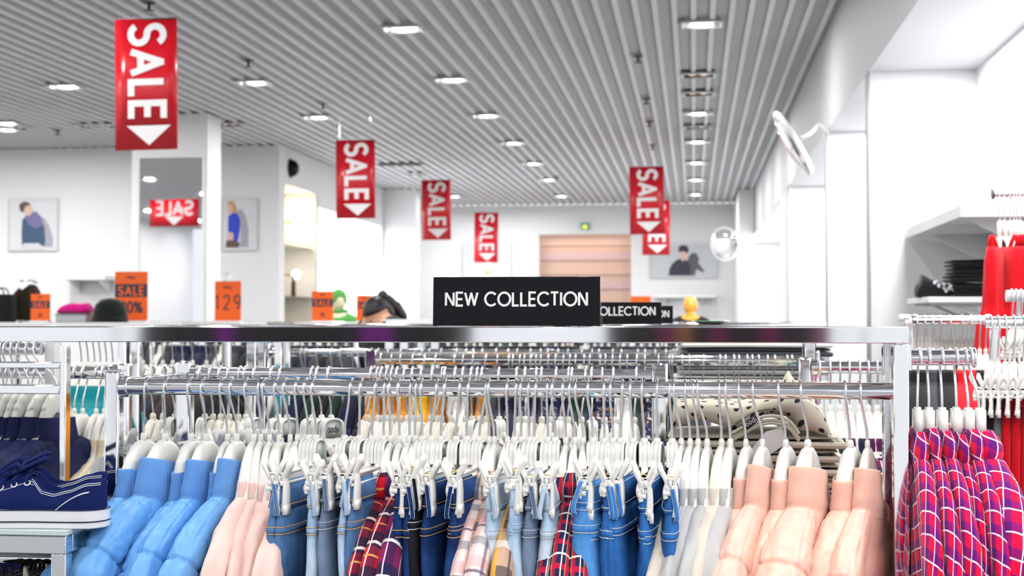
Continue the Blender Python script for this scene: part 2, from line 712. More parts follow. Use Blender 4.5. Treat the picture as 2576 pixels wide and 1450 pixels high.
rowA = [(1765, 57), (1757, 283), (1755, 355), (1752, 408), (1751, 451), (1750, 488)]
rowB = [(1013, 69), (1136, 198), (1224, 289), (1290, 358), (1341, 410), (1381, 451), (1412, 492)]
rowC = [(640, 205), (798, 293), (1143, 493)]
rowD = [(163, 215), (14, 308)]
offs = [((1757, 186), 'first of two unlit fittings'), ((1757, 233), 'second of two unlit fittings'), ((1755, 318), 'lone unlit fitting between lit ones')]
for i, (px, py) in enumerate(rowA):
    x, y = ceil_px(px, py)
    downlight(x, y, True, 'lit downlight, %s from the front in the row along the right wall' % nth(i + 1), .9)
for i, (px, py) in enumerate(rowB):
    x, y = ceil_px(px, py)
    downlight(x, y, True, 'lit downlight, %s from the front in the long middle row' % nth(i + 1), 1.0, (1, .93, .85) if i == 1 else (1, .985, .96))
for i, (px, py) in enumerate(rowC):
    x, y = ceil_px(px, py)
    downlight(x, y, True, 'lit downlight %s' % ['right of the nearest sale banner', 'above the second sale banner', 'just right of the third sale banner'][i])
for i, (px, py) in enumerate(rowD):
    x, y = ceil_px(px, py)
    downlight(x, y, True, 'lit downlight %s' % ['left of the nearest sale banner', 'at the far left edge near the cross wall'][i])
for (px, py), lb in offs:
    x, y = ceil_px(px, py)
    downlight(x, y, False, '%s in the row along the right wall' % lb)
for i, (px, py) in enumerate([(228, 314), (262, 314), (578, 311), (1050, 436), (40, 319)]):
    x, y = ceil_px(px, py)
    downlight(x, y, False, ['unlit downlight left of the sale banner, above the left picture', 'unlit downlight touching the lower left of the nearest sale banner', 'unlit downlight right of the mirror pier', 'unlit downlight above the third sale banner', 'unlit downlight at the left edge by a lit one'][i])
for gx, gy in ((-5.4, 10.2), (-6.9, 10.2), (-6.2, 12.3), (-7.8, 12.3), (-8.4, 9.0), (-8.3, 6.6), (-8.3, 4.0), (-7.0, 7.8), (-8.5, 1.6), (-8.5, -.6), (-8.5, -2.2)):  # downlights added to brighten the left walls and their view in the mirror
    downlight(gx, gy, True, 'added lit downlight brightening the left walls, out of the picture', 1.5)
# the same grid carries on above and behind the racks
n = 0
for gx in (0.0, -1.73, -3.3, -4.8, -6.6):
    for gy in (6.4, 4.4, 2.4, .6, -1.4):
        if gy > 6 and gx > -.5:
            continue
        n += 1
        downlight(gx, gy, True, 'lit downlight above the racks, out of the picture', .8)
DARKP = paint('dark_plastic', (.03, .033, .035), .4, 0, .05, 20)
for i, (px, py) in enumerate([(1605, 140), (1626, 247), (1634, 305), (1641, 365), (625, 152), (812, 260), (903, 372), (1400, 444), (145, 327), (375, 6)]):
    x, y = ceil_px(px, py)
    t = thing('sprinkler', ['ceiling sprinkler nearest the front, between the two long light rows', 'second ceiling sprinkler from the front, between the two long light rows', 'third ceiling sprinkler from the front, between the two long light rows', 'fourth ceiling sprinkler, above the right sale banners', 'ceiling sprinkler just above the downlight right of the nearest banner', 'ceiling sprinkler above the second downlight from the nearest banner', 'ceiling sprinkler above the second sale banner', 'ceiling sprinkler next to the sixth downlight of the middle row', 'ceiling sprinkler left of the nearest sale banner', 'ceiling sprinkler above the nearest sale banner'][i], 'sprinkler', (x, y, CEIL), 0, 'ceiling sprinklers')
    q = MB()
    q.lathe([(.035, 0), (.035, -.008), (.012, -.012)], 14)
    q.build('flange', DARKP, t)
    q = MB()
    q.lathe([(.009, -.01), (.009, -.04), (.028, -.044), (.028, -.047), (.004, -.05)], 14)
    q.build('nozzle', DARKP, t)
x, y = ceil_px(1006, 412)
t = thing('air_vent', 'dark slotted ceiling vent above the third sale banner', 'vent', (x, y, CEIL - .002))
q = MB()
for (a, b) in (((-.25, -.1), (.25, -.085)), ((-.25, .085), (.25, .1)), ((-.25, -.085), (-.235, .085)), ((.235, -.085), (.25, .085))):
    q.box2((a[0], a[1], -.012), (b[0], b[1], .0))
q.build('frame', HOUSING, t)
q = MB()
for i in range(8):
    q.box((0, -.075 + i * .021, -.004), (.47, .004, .016), Matrix.Rotation(.6, 3, 'X'))
q.build('slats', HOUSING, t)

# ================================================================ LETTERING (strokes, unit height)
def arc(cx, cy, rx, ry, a0, a1, k=14):
    return [(cx + rx * math.cos(math.radians(a0 + (a1 - a0) * i / k)), cy + ry * math.sin(math.radians(a0 + (a1 - a0) * i / k))) for i in range(k + 1)]


GL = {
    'N': (.74, [[(.07, 0), (.07, 1)], [(.09, 1), (.65, 0)], [(.67, 0), (.67, 1)]]),
    'E': (.60, [[(.56, 1), (.07, 1), (.07, 0), (.56, 0)], [(.07, .5), (.52, .5)]]),
    'W': (1.02, [[(.03, 1), (.28, 0)], [(.26, 0), (.52, 1)], [(.50, 1), (.76, 0)], [(.74, 0), (.99, 1)]]),
    'C': (.92, [arc(.5, .5, .46, .5, 42, 318, 24)]),
    'O': (1.0, [arc(.5, .5, .46, .5, 90, 450, 30)]),
    'L': (.54, [[(.07, 1), (.07, 0), (.52, 0)]]),
    'T': (.58, [[(.0, 1), (.58, 1)], [(.29, 1), (.29, 0)]]),
    'I': (.22, [[(.11, 0), (.11, 1)]]),
    'A': (.84, [[(.07, 0), (.44, 1)], [(.40, 1), (.77, 0)], [(.18, .30), (.66, .30)]]),
    'S': (.66, [arc(.34, .745, .27, .255, 25, 250, 14) + arc(.32, .25, .28, .25, 75, -155, 16)]),
    'V': (.8, [[(.03, 1), (.42, 0)], [(.38, 0), (.77, 1)]]),
    'F': (.58, [[(.07, 0), (.07, 1), (.55, 1)], [(.07, .5), (.5, .5)]]),
    'R': (.66, [[(.07, 0), (.07, 1), (.38, 1)] + arc(.38, .75, .2, .25, 90, -90, 10) + [(.07, .5)], [(.36, .5), (.62, 0)]]),
    'M': (.9, [[(.07, 0), (.07, 1), (.45, .25), (.83, 1), (.83, 0)]]),
    '1': (.4, [[(.08, .78), (.26, 1), (.26, 0)]]),
    '2': (.62, [arc(.31, .72, .25, .27, 170, -35, 12) + [(.05, 0), (.58, 0)]]),
    '9': (.62, [arc(.31, .70, .25, .29, 0, 360, 20), [(.56, .70), (.52, .3), (.28, 0)]]),
    '3': (.6, [arc(.28, .75, .24, .25, 150, -90, 12) + arc(.28, .26, .27, .26, 90, -150, 14)]),
    '0': (.62, [arc(.31, .5, .25, .5, 90, 450, 24)]),
    '%': (.8, [arc(.18, .78, .14, .2, 0, 360, 14), arc(.62, .22, .14, .2, 0, 360, 14), [(.66, 1), (.14, 0)]]),
    'o': (.62, [arc(.3, .3, .24, .3, 0, 360, 18)]),
    'd': (.62, [arc(.3, .3, .24, .3, 0, 360, 18), [(.54, 0), (.54, 1)]]),
    'j': (.26, [[(.14, .6), (.14, -.2), (.0, -.26)], [(.14, .78), (.14, .86)]]),
    'i': (.24, [[(.12, 0), (.12, .6)], [(.12, .78), (.12, .86)]]),
    ' ': (.34, []),
}


def ribbon(mb, pts, w, f, m=0):
    """flat stroke along 2-D points; f maps (a, b) to 3-D."""
    k = len(pts)
    closed = k > 3 and abs(pts[0][0] - pts[-1][0]) + abs(pts[0][1] - pts[-1][1]) < 1e-6
    if closed:
        pts = pts[:-1]
        k -= 1
    L, R = [], []
    for i in range(k):
        p = V(pts[i])
        a = V(pts[i - 1]) if (i > 0 or closed) else None
        b = V(pts[(i + 1) % k]) if (i < k - 1 or closed) else None
        d0 = (p - a).normalized() if a is not None else None
        d1 = (b - p).normalized() if b is not None else None
        if d0 is None:
            d0 = d1
            p = p - d1 * w * .0
        if d1 is None:
            d1 = d0
        n0 = V((-d0.y, d0.x))
        n1 = V((-d1.y, d1.x))
        nn = n0 + n1
        if nn.length < .3:
            nn = n0
        nn.normalize()
        s = min(1.9, 1 / max(.3, nn.dot(n0)))
        L.append(p + nn * w / 2 * s)
        R.append(p - nn * w / 2 * s)
    il = [mb.add(f(q.x, q.y)) for q in L]
    ir = [mb.add(f(q.x, q.y)) for q in R]
    for i in range(k if closed else k - 1):
        j = (i + 1) % k
        mb.face((il[i], ir[i], ir[j], il[j]), None, m)


def text(mb, s, h, w, f, track=.12, m=0, sx=1.0):
    """write s with stroke width w, cap height h; returns the width. f maps (a, b) metres to 3-D."""
    x = 0
    for ch in s:
        adv, strokes = GL[ch]
        for k_, st in enumerate(strokes):
            ribbon(mb, [((x + p[0] * sx) * h, p[1] * h) for p in st], w, lambda a, b, k_=k_: f(a, b) + V((0, -.00012 * k_, 0)), m)
        x += adv * sx + track
    return (x - track) * h


def text_w(s, h, track=.12, sx=1.0):
    return (sum(GL[c][0] * sx + track for c in s) - track) * h


# ================================================================ SALE BANNERS
def banner(label, X, Y, zc, w, h, rz, tilt, flat_text=False, red=REDS):
    t = thing('sale_banner', label, 'sign', (X, Y, zc), rz, 'red sale banners hung from the ceiling')
    t.rotation_euler = (0, tilt, rz)
    q = MB()
    nx = 6
    for i in range(nx):
        a = -w / 2 + w * i / nx
        b = -w / 2 + w * (i + 1) / nx
        za = .006 * math.sin(a / w * 4)
        zb = .006 * math.sin(b / w * 4)
        ids = [q.add((a, za - .002, -h / 2)), q.add((b, zb - .002, -h / 2)), q.add((b, zb - .002, h / 2)), q.add((a, za - .002, h / 2)),
               q.add((a, za + .002, -h / 2)), q.add((b, zb + .002, -h / 2)), q.add((b, zb + .002, h / 2)), q.add((a, za + .002, h / 2))]
        for fc in ((0, 1, 2, 3), (7, 6, 5, 4), (0, 4, 5, 1), (3, 2, 6, 7)) + (((0, 3, 7, 4),) if i == 0 else ()) + (((1, 5, 6, 2),) if i == nx - 1 else ()):
            q.face([ids[k] for k in fc])
    q.build('card', red, t, True)
    for side, sg in (('front', -1), ('back', 1)):
        q = MB()
        off = lambda a, b, sg=sg: V((a * -sg, .006 * math.sin(a * -sg / w * 4) + sg * .0045, b))
        if not flat_text:
            # letters turned a quarter clockwise: text runs downwards
            ch = w * .52
            tw = text_w('SALE', ch, .14, .98)
            sc = (h * .725) / tw
            text(q, 'SALE', ch, ch * .205, lambda a, b: off(-w * .235 + b, h * .455 - a * sc), .14, 0, .98)
            tri = [(-w * .31, -h * .315), (w * .40, -h * .315), (w * .05, -h * .465)]
        else:
            ch = h * .48
            tw = text_w('SALE', ch, .12)
            text(q, 'SALE', ch, ch * .2, lambda a, b: off(a - tw / 2, b - h * .07), .12)
            tri = [(-w * .19, -h * .14), (w * .19, -h * .14), (0, -h * .46)]
        q.face([q.add(off(*p)) for p in tri])
        q.build('lettering', LETTER, t, False)
    for sx in (-.42, .42):
        q = MB()
        q.tube([(w * sx, 0, h / 2), (w * sx * .9, 0, h / 2 + (CEIL - zc - h / 2))], .0012, 6)
        q.build('cord', STEEL, t)
    q = MB()
    q.box((0, 0, h / 2), (w, .007, .012))
    q.build('clip_rail', ACRYL, t)
    return t


def banner_px(label, x0, x1, y0, y1, tilt=0, rz=0):
    w = .32
    Y = FPX * w / (x1 - x0)
    p = at((x0 + x1) / 2, (y0 + y1) / 2, Y)
    # true depth along the view axis keeps the size right
    f = RC @ V((0, 0, -1))
    k = Y / (p - C0).dot(f)
    Y *= k
    p = at((x0 + x1) / 2, (y0 + y1) / 2, Y)
    return banner(label, p.x, p.y, p.z, w, .32 * (y1 - y0) / (x1 - x0), rz, tilt)


banner_px('largest red SALE banner, hanging nearest on the left', 286, 449, 46, 378, -.012, -.05)
banner_px('red SALE banner hanging before the bright alcove, second from the left', 845, 944, 352, 550, -.01, .02)
banner_px('red SALE banner, third from the left, darker top edge', 1061, 1134, 453, 604, -.012)
banner_px('small red SALE banner above the black sign', 1193, 1253, 535, 661, .012)
banner_px('red SALE banner hanging in front of another on the right', 1584, 1670, 419, 590, -.012)
banner_px('red SALE banner half hidden behind another one', 1616, 1685, 504, 642, .006)
banner('wide red SALE banner seen only in the tall pier mirror', -6.47, 5.9, 2.71, .65, .345, 0, 0, True)

# ================================================================ PIER MIRROR, PICTURES, SHELVES
a = at(352, 398, 11.59)
b = at(508, 822, 11.59)
t = thing('wall_mirror', 'tall rectangular mirror on the white pier', 'mirror', ((a.x + b.x) / 2, 11.6, 0))
hw = (b.x - a.x) / 2
q = MB()
q.box2((-hw, -.012, .25), (hw, -.002, a.z))
q.build('mirror_glass', MIRROR, t)
q = MB()
for (x0, x1, z0, z1) in ((-hw - .015, -hw, .235, a.z + .015), (hw, hw + .015, .235, a.z + .015), (-hw, hw, .235, .25), (-hw, hw, a.z, a.z + .015)):
    q.box2((x0, -.02, z0), (x1, 0, z1))
q.build('frame', WHITE, t)


def poly_print(t, name, pts, x0, y0, Y, mat, dy):
    """flat printed shape inside a picture, traced outline in frame pixels."""
    q = MB()
    ids = [q.add(at(px, py, Y) + V((0, dy, 0)) - t.location) for px, py in pts]
    q.face(ids)
    q.build(name, mat, t, False)


def picture(label, x0, x1, y0, y1, Y, bg, shapes):
    a = at(x0, y0, Y)
    b = at(x1, y1, Y)
    c = V(((a.x + b.x) / 2, Y, (a.z + b.z) / 2))
    t = thing('framed_picture', label, 'picture', c, 0)
    w, h = b.x - a.x, a.z - b.z
    q = MB()
    q.box2((-w / 2, .004, -h / 2), (w / 2, .04, h / 2))
    q.build('canvas', bg, t)
    q = MB()
    for (u0, u1, z0, z1) in ((-w / 2 - .012, -w / 2, -h / 2 - .012, h / 2 + .012), (w / 2, w / 2 + .012, -h / 2 - .012, h / 2 + .012), (-w / 2, w / 2, -h / 2 - .012, -h / 2), (-w / 2, w / 2, h / 2, h / 2 + .012)):
        q.box2((u0, -.004, z0), (u1, .04, z1))
    q.build('frame', FRAMEG, t)
    for i, (nm, mat, pts) in enumerate(shapes):
        poly_print(t, nm, pts, x0, y0, Y, mat, .003 - .0012 * (i + 1))
    return t


FRAMEG = paint('silver_frame', (.66, .67, .70), .4, .2, .02, 20)
PBG = paint('picture_pale_ground', (.74, .76, .79), .5, 0, .04, 2)
PBG2 = paint('picture_grey_ground', (.58, .62, .66), .5, 0, .04, 2)
SH1 = paint('picture_soft_shadow', (.42, .40, .47), .6, 0, .05, 6)
SKINP = paint('printed_skin', (.78, .52, .44), .6, 0, .05, 10)
HAIRP = paint('printed_brown_hair', (.12, .08, .07), .6, 0, .2, 30)
BLOND = paint('printed_blond_hair', (.62, .38, .13), .6, 0, .2, 30)
NAVYP = paint('printed_navy_knit', (.05, .10, .19), .6, 0, .5, 60)
VIOP = paint('printed_violet_scarf', (.20, .17, .36), .6, 0, .5, 60)
BLUP = paint('printed_blue_jumper', (.03, .06, .62), .6, 0, .1, 40)
GREYP = paint('printed_grey_skirt', (.70, .70, .74), .6, 0, .1, 40)
COATP = paint('printed_dark_coat', (.035, .03, .05), .6, 0, .3, 40)
SHD = paint('printed_dark_shadow', (.10, .105, .12), .6, 0, .2, 20)
picture('square picture of a leaning figure in navy, at the far left', 23, 142, 503, 629, 13.78, PBG, [
    ('shadow_print', SH1, [(100, 545), (112, 550), (124, 570), (133, 600), (132, 622), (112, 622), (108, 580)]),
    ('jumper_print', NAVYP, [(56, 552), (70, 543), (88, 540), (104, 552), (112, 575), (114, 605), (111, 621), (96, 613), (62, 612), (55, 620), (54, 585)]),
    ('scarf_print', VIOP, [(62, 545), (76, 534), (92, 533), (105, 548), (108, 566), (90, 576), (70, 562)]),
    ('skirt_print', GREYP, [(58, 613), (97, 612), (108, 622), (106, 628), (56, 628)]),
    ('face_print', SKINP, [(60, 520), (70, 514), (80, 522), (81, 536), (72, 545), (62, 536)]),
    ('hair_print', HAIRP, [(48, 520), (52, 511), (64, 507), (74, 511), (77, 518), (68, 517), (62, 524), (60, 535), (52, 532)])])
picture('narrow picture of a blond figure in a blue jumper, right of the pier', 557, 644, 503, 628, 13.78, PBG, [
    ('shadow_print', SH1, [(598, 530), (608, 526), (618, 545), (624, 575), (624, 622), (604, 622), (606, 580)]),
    ('skirt_print', SKINP, [(573, 584), (590, 584), (588, 606), (571, 606)]),
    ('jumper_print', BLUP, [(574, 545), (584, 536), (597, 537), (604, 552), (603, 580), (597, 612), (588, 614), (587, 586), (574, 584)]),
    ('boots_print', HAIRP, [(570, 606), (588, 604), (604, 612), (600, 623), (568, 623)]),
    ('face_print', SKINP, [(571, 516), (580, 512), (586, 520), (583, 534), (574, 536)]),
    ('hair_print', BLOND, [(571, 513), (577, 506), (586, 508), (592, 520), (597, 532), (590, 538), (584, 530), (583, 516)])])
picture('wide picture of a dark coated figure with its shadow, on the back wall', 1636, 1802, 617, 697, 21.46, PBG2, [
    ('shadow_print', SHD, [(1733, 645), (1742, 636), (1752, 638), (1759, 650), (1757, 662), (1772, 682), (1768, 686), (1752, 678), (1748, 694), (1726, 694), (1724, 668)]),
    ('coat_print', COATP, [(1682, 694), (1684, 676), (1692, 662), (1706, 652), (1722, 652), (1734, 662), (1738, 680), (1734, 694)]),
    ('face_print', SKINP, [(1709, 632), (1720, 630), (1728, 636), (1726, 650), (1718, 658), (1710, 650)]),
    ('hair_print', COATP, [(1706, 634), (1708, 621), (1718, 616), (1730, 620), (1733, 632), (1728, 638), (1720, 632), (1712, 634)])])
picture('pale grey framed panel behind the smallest sale banner', 1166, 1284, 616, 712, 21.46, PBG, [])


def shelf(label, x0, x1, yt, Y, depth, th=.04, wallside='back'):
    a = at(x0, yt, Y)
    b = at(x1, yt, Y)
    t = thing('wall_shelf', label, 'shelf', ((a.x + b.x) / 2, Y, a.z))
    w = b.x - a.x
    q = MB()
    q.box2((-w / 2, -depth, -th), (w / 2, 0, 0))
    q.build('board', WHITE, t, 'auto', .003)
    for s in (-.3, .3):
        q = MB()
        q.prism([(0, -th), (-depth * .8, -th), (0, -th - .12)], lambda a_, b_, c_, s=s: V((w * s + c_, a_, b_)), (-.01, .01))
        q.build('bracket', WHITE, t)
    return t


shelf('white wall shelf below the left picture, beside the orange sale card', 178, 300, 697, 13.79, .35)
shelf('white wall shelf under the dark coat picture', 1642, 1800, 742, 21.49, .3, .05)
# exit sign
p = at(1472, 570, 21.49)
t = thing('exit_sign', 'small green sign with a yellow disc above the doorway', 'sign', p)
q = MB()
q.box((0, -.03, 0), (.125, .05, .105))
q.build('case', paint('green_sign_case', (.03, .28, .17), .4, 0, .05, 20, emit=(.02, .3, .16), estr=.3), t, 'auto', .006)
q = MB()
q.lathe([(.001, 0), (.033, 0), (.033, .004), (.001, .006)], 20, (0, -.056, -.012), Matrix.Rotation(PI / 2, 3, 'X'))
q.build('disc', paint('yellow_disc', (.95, .72, .05), .4, 0, .03, 20, emit=(.95, .65, .03), estr=.6), t)
# round security mirrors
def convex(label, cx, cy, Y, r, nrm, arm_to):
    c = at(cx, cy, Y)
    n = V(nrm).normalized()
    M = n.to_track_quat('Z', 'Y').to_matrix()
    t = thing('security_mirror', label, 'mirror', c)
    q = MB()
    q.lathe([(r, 0), (r * .92, r * .06), (r * .75, r * .13), (r * .5, r * .19), (r * .25, r * .22), (r * .01, r * .23)], 40, (0, 0, 0), M)
    q.build('mirror_dome', MIRROR, t)
    q = MB()
    q.lathe([(r * .98, -.02), (r * 1.03, -.012), (r * 1.04, .006), (r * .985, .012)], 40, (0, 0, 0), M)
    q.build('rim', WHITE, t)
    q = MB()
    q.lathe([(.01, -.03), (r * .6, -.028), (r * .98, -.012), (r * .98, -.004), (.01, -.004)], 30, (0, 0, 0), M)
    q.build('back_shell', DARKP, t)
    q = MB()
    e = V(arm_to) - c
    m0 = -n * .03
    m1 = -n * .12
    q.tube(spl([m0, m1, (m1 + e) / 2 + V((0, 0, .05)), e], 6), .011, 10)
    q.build('arm', WHITE, t)
    return t


convex('tilted round security mirror seen nearly edge-on, upper right', 1994, 361, 8.45, .205, (-.87, .01, -.50), (XF + .01, 8.9, 2.50))
convex('round security mirror facing the shop in the far right corner', 1824, 614, 18.9, .215, (-.55, -.83, -.10), (.62, 19.2, 2.35))
# dome camera on the side wall
p = atx(730, 424, XS)
t = thing('dome_camera', 'black half-dome camera on the side wall above the niche', 'camera', p)
q = MB()
q.lathe([(.09, 0), (.088, .03), (.07, .065), (.04, .085), (.001, .09)], 20, (0, 0, 0), Matrix.Rotation(PI / 2, 3, 'Y'))
q.build('dome', BLACKP, t)
q = MB()
q.lathe([(.10, -.0), (.10, .012), (.092, .014)], 20, (0, 0, 0), Matrix.Rotation(PI / 2, 3, 'Y'))
q.build('base_ring', DARKP, t)
# glass shelves, bulbs and a bottle in the niche
for i, (py, lb) in enumerate(((622, 'upper glass shelf in the lit cream niche'), (748, 'lower glass shelf in the lit cream niche'))):
    z = atx(755, py, XS).z
    t = thing('glass_shelf', lb, 'shelf', (XS - .18, YNC, z))
    q = MB()
    q.box2((-.178, -NH + .022, -.006), (.15, NH - .032, .006))
    q.build('pane', GLASSM, t)
    for s in (-.4, .4):
        q = MB()
        q.box((-.15, s, -.015), (.06, .02, .02))
        q.build('bracket', STEEL, t)
for i, (px, py, lb) in enumerate(((745, 560, 'round glowing bulb above the upper glass shelf'), (745, 691, 'round glowing bulb above the lower glass shelf'))):
    p = atx(px, py, XS - .12)
    t = thing('globe_bulb', lb, 'lamp', p)
    q = MB()
    q.sphere((0, 0, 0), .045)
    q.build('globe', BULB, t)
    q = MB()
    q.tube([(-.04, 0, 0), (-.238, 0, 0)], .015, 10)
    q.build('socket', BRASS, t)
p = atx(738, 742, XS - .1)
zz = atx(755, 748, XS).z + .006
t = thing('perfume_bottle', 'slim dark brown bottle on the lower glass shelf', 'bottle', (p.x, p.y, zz))
q = MB()
q.lathe([(.001, 0), (.024, 0), (.026, .01), (.026, .15), (.012, .17), (.012, .18)], 16)
q.build('body', paint('brown_bottle', (.12, .035, .015), .2, 0, .1, 30), t)
q = MB()
q.lathe([(.014, .178), (.014, .225), (.001, .227)], 14)
q.build('cap', BLACKP, t)

# ================================================================ RACK FRAMES
from mathutils import noise as MN
YR = 2.3125                                  # the front rail
ZR = at(1280, 979, YR).z
RR = 0.0134
ZTOP = at(1280, 822.5, 2.30).z
ZBOT = at(1280, 863, 2.30).z


def rack(label, xl, xr, y0, y1, zt=ZTOP, h=ZTOP - ZBOT, plate=True, posts=True, pw=.0245):
    t = thing('display_rack', label, 'rack', ((xl + xr) / 2, (y0 + y1) / 2, 0))
    w, d = (xr - xl) / 2, (y1 - y0) / 2
    for nm, a, b in (('front_bar', (-w, -d, zt - h), (w, -d + .025, zt)), ('back_bar', (-w, d - .025, zt - h), (w, d, zt)),
                     ('side_bar', (-w, -d + .025, zt - h), (-w + .025, d - .025, zt)), ('side_bar', (w - .025, -d + .025, zt - h), (w, d - .025, zt))):
        q = MB()
        q.box2(a, b)
        q.build(nm, CHROME, t, 'auto', .0015)
    if plate:
        q = MB()
        q.box2((-w + .025, -d + .025, zt - .012), (w - .025, d - .025, zt - .001))
        q.build('top_plate', STEEL, t)
    if posts:
        for sx in (-1, 1):
            for sy in (-1, 1):
                q = MB()
                q.box2((sx * w, sy * d, 0), (sx * (w - pw), sy * (d - .024), zt - h - .0005))
                q.build('post', CHROME, t, 'auto', .002)
    return t


XRR = at(2286.5, 822, 2.30).x
rack('long chrome topped rack frame in front that carries the black sign', at(-900, 822, 2.30).x, XRR, 2.30, 2.44)
rack('second chrome rack frame behind, under the smaller black sign', at(620, 815, 3.62).x, at(2050, 815, 3.62).x, 3.62, 3.73)
rack('third chrome rack frame, under the farthest black sign', at(690, 812, 4.5).x, at(2080, 812, 4.5).x, 4.5, 4.62)


def rail(label, xl, xr, Y, z, r=RR, post_l=True, post_r=True, ptop=None, psize=.026, mat=CHROME):
    t = thing('garment_rail', label, 'clothes rail', ((xl + xr) / 2, Y, 0))
    w = (xr - xl) / 2
    q = MB()
    q.tube([(-w, 0, z), (w, 0, z)], r, 24)
    q.build('rail_tube', mat, t)
    for s, on in ((-1, post_l), (1, post_r)):
        if on:
            q = MB()
            q.box2((s * w, -psize / 2, 0), (s * (w + psize), psize / 2, (ptop or z + .02)))
            q.build('post', mat, t, 'auto', .004)
            q = MB()
            q.lathe([(r * 1.35, -.0), (r * 1.35, .012), (r * 1.1, .014)], 20, (s * w, 0, z), Matrix.Rotation(-s * PI / 2, 3, 'Y'))
            q.build('socket', mat, t)
    return t


# front rail with the square post on its left, a depth arm runs back from that post
xl = at(306, 979, YR).x
xr = at(2244, 979, YR).x
t = rail('front chrome clothes rail that carries the blue jackets, jeans and peach jackets', xl, xr, YR, ZR, RR, True, False, at(289, 934, YR).z)
cx = t.location.x
q = MB()
za = at(289, 936, YR).z
q.box2((xl - .027 - cx, .014, za - .036), (xl - .001 - cx, .36, za - .012))
q.build('depth_arm', CHROME, t, 'auto', .002)
q = MB()
q.box2((xl - .0285 - cx, -.0145, za), (xl + .0015 - cx, .0145, za + .004))
q.build('post_cap', CHROME, t, 'auto', .0015)
Y2 = 2.70
Z2 = at(1200, 945, Y2).z
rail('second chrome clothes rail, just behind the front one', at(484, 945, Y2).x, at(1640, 945, Y2).x, Y2, Z2, .0135, True, True, at(1650, 914, Y2).z, .03)
Y3 = 3.80
Z3 = at(1500, 907, Y3).z
rail('third chrome clothes rail, behind the second', at(948, 907, Y3).x, at(2032, 907, Y3).x, Y3, Z3, .0135, True, True, at(935, 880, Y3).z, .03)
Y4 = 4.72
Z4 = at(1300, 889, Y4).z
rail('fourth chrome clothes rail, behind the third', at(680, 889, Y4).x, at(1704, 889, Y4).x, Y4, Z4, .0135, True, True, Z4 + .03, .03)
Y5 = 10.4
rail('fifth chrome clothes rail, farthest back across the aisle', at(330, 870, Y5).x, at(2080, 870, Y5).x, Y5, 1.33, .0135)

# ================================================================ HANGERS
HOOKC = {}


def hook_mesh(dx, low=False, flip=False):
    key = (round(dx / .004), low, flip)
    if key in HOOKC:
        return HOOKC[key]
    dx = key[0] * .004
    rh = .0178
    zc = .094 - rh
    pts = []
    for a in range(-28, 185, 12 if not low else 24):
        pts.append((rh * math.cos(math.radians(a)), zc + rh * math.sin(math.radians(a))))
    pts += [(-rh * .95, zc - .012), (-rh * .62, zc - .026), (-.004, zc - .046), (-.0008, .014), (0, -.008)]
    P = []
    for y, z in pts:
        s = min(1, max(0, (z - .004) / .072))
        s = s * s * (3 - 2 * s)
        P.append((dx * s, -y if flip else y, z))
    q = MB()
    q.tube(spl(P, 2) if not low else P, .0021, 8 if not low else 5)
    me = q.mesh('hook', WIRE)
    HOOKC[key] = me
    return me


def coat_body(thick=1.0, low=False, mat=PLASTIC, k=1.0):
    top = [(0, -.009), (.012, -.0105), (.022, -.017), (.034, -.033), (.0445, -.056), (.053, -.085), (.063, -.104), (.08, -.121), (.10, -.134), (.125, -.152), (.15, -.172)]
    bot = [(0, -.055), (.018, -.068), (.034, -.100), (.05, -.126), (.07, -.144), (.1, -.160), (.125, -.177), (.155, -.194)]
    hx = [(0, .0095), (.02, .0125), (.05, .0165), (.1, .0165), (.16, .0145), (.19, .012)]
    q = MB()
    rings = []
    n = 18 if not low else 10
    m = 52 if not low else 22
    for i in range(m + 1):
        y = -.155 + .31 * i / m
        a = abs(y)
        e = 1.0 if a < .145 else math.sqrt(max(.06, 1 - ((a - .145) / .0105) ** 2))
        zt, zb, h = lerp(top, a), lerp(bot, a), lerp(hx, a) * thick * e
        zm = (zt + zb) / 2
        hz = (zt - zb) / 2 * e
        rings.append([V((h * sup(2 * PI * j / n, 2.6)[0], y * k, zm + hz * sup(2 * PI * j / n, 2.6)[1])) for j in range(n)])
    q.loft(rings)
    q.lathe([(.0062, -.014), (.006, -.003), (.0046, .001), (.003, .0015)], 10)
    return q.mesh('body', mat)


def clip_frame(low=False, mat=PLASTIC):
    """bell-shaped centre plate flowing into a flanged straight bar."""
    q = MB()
    half = [(0, -.006), (.010, -.007), (.019, -.011), (.0235, -.02), (.0245, -.034), (.028, -.045), (.04, -.051), (.06, -.053)]
    out = spl([(a, b, 0) for a, b in half], 4)
    right = [(p.x, p.y) for p in out]
    inner = [(.06, -.062), (.02, -.062)]
    poly = right + inner + [(-a, b) for a, b in reversed(inner)] + [(-a, b) for a, b in reversed(right[1:])]
    q.prism(poly, lambda a, b, t_: V((t_, a, b)), (-.0055, .0055))
    # raised rim of the plate
    rimp = [V((0, p[0] * .97, p[1] - .001)) for p in right[:20]]
    for sx in (-.0065, .0065):
        q.tube([p + V((sx, 0, 0)) for p in reversed(rimp)] + [V((sx, -p.y, p.z)) for p in rimp[1:]], .0028, 6)
    q.box2((-.0025, -.152, -.064), (.0025, .152, -.047))
    q.box2((-.006, -.152, -.066), (.006, .152, -.062))
    q.box2((-.006, -.152, -.050), (.006, -.03, -.046))
    q.box2((-.006, .03, -.050), (.006, .152, -.046))
    q.lathe([(.0062, -.012), (.006, -.002), (.0046, .001), (.003, .0015)], 10)
    return q.mesh('frame', mat)


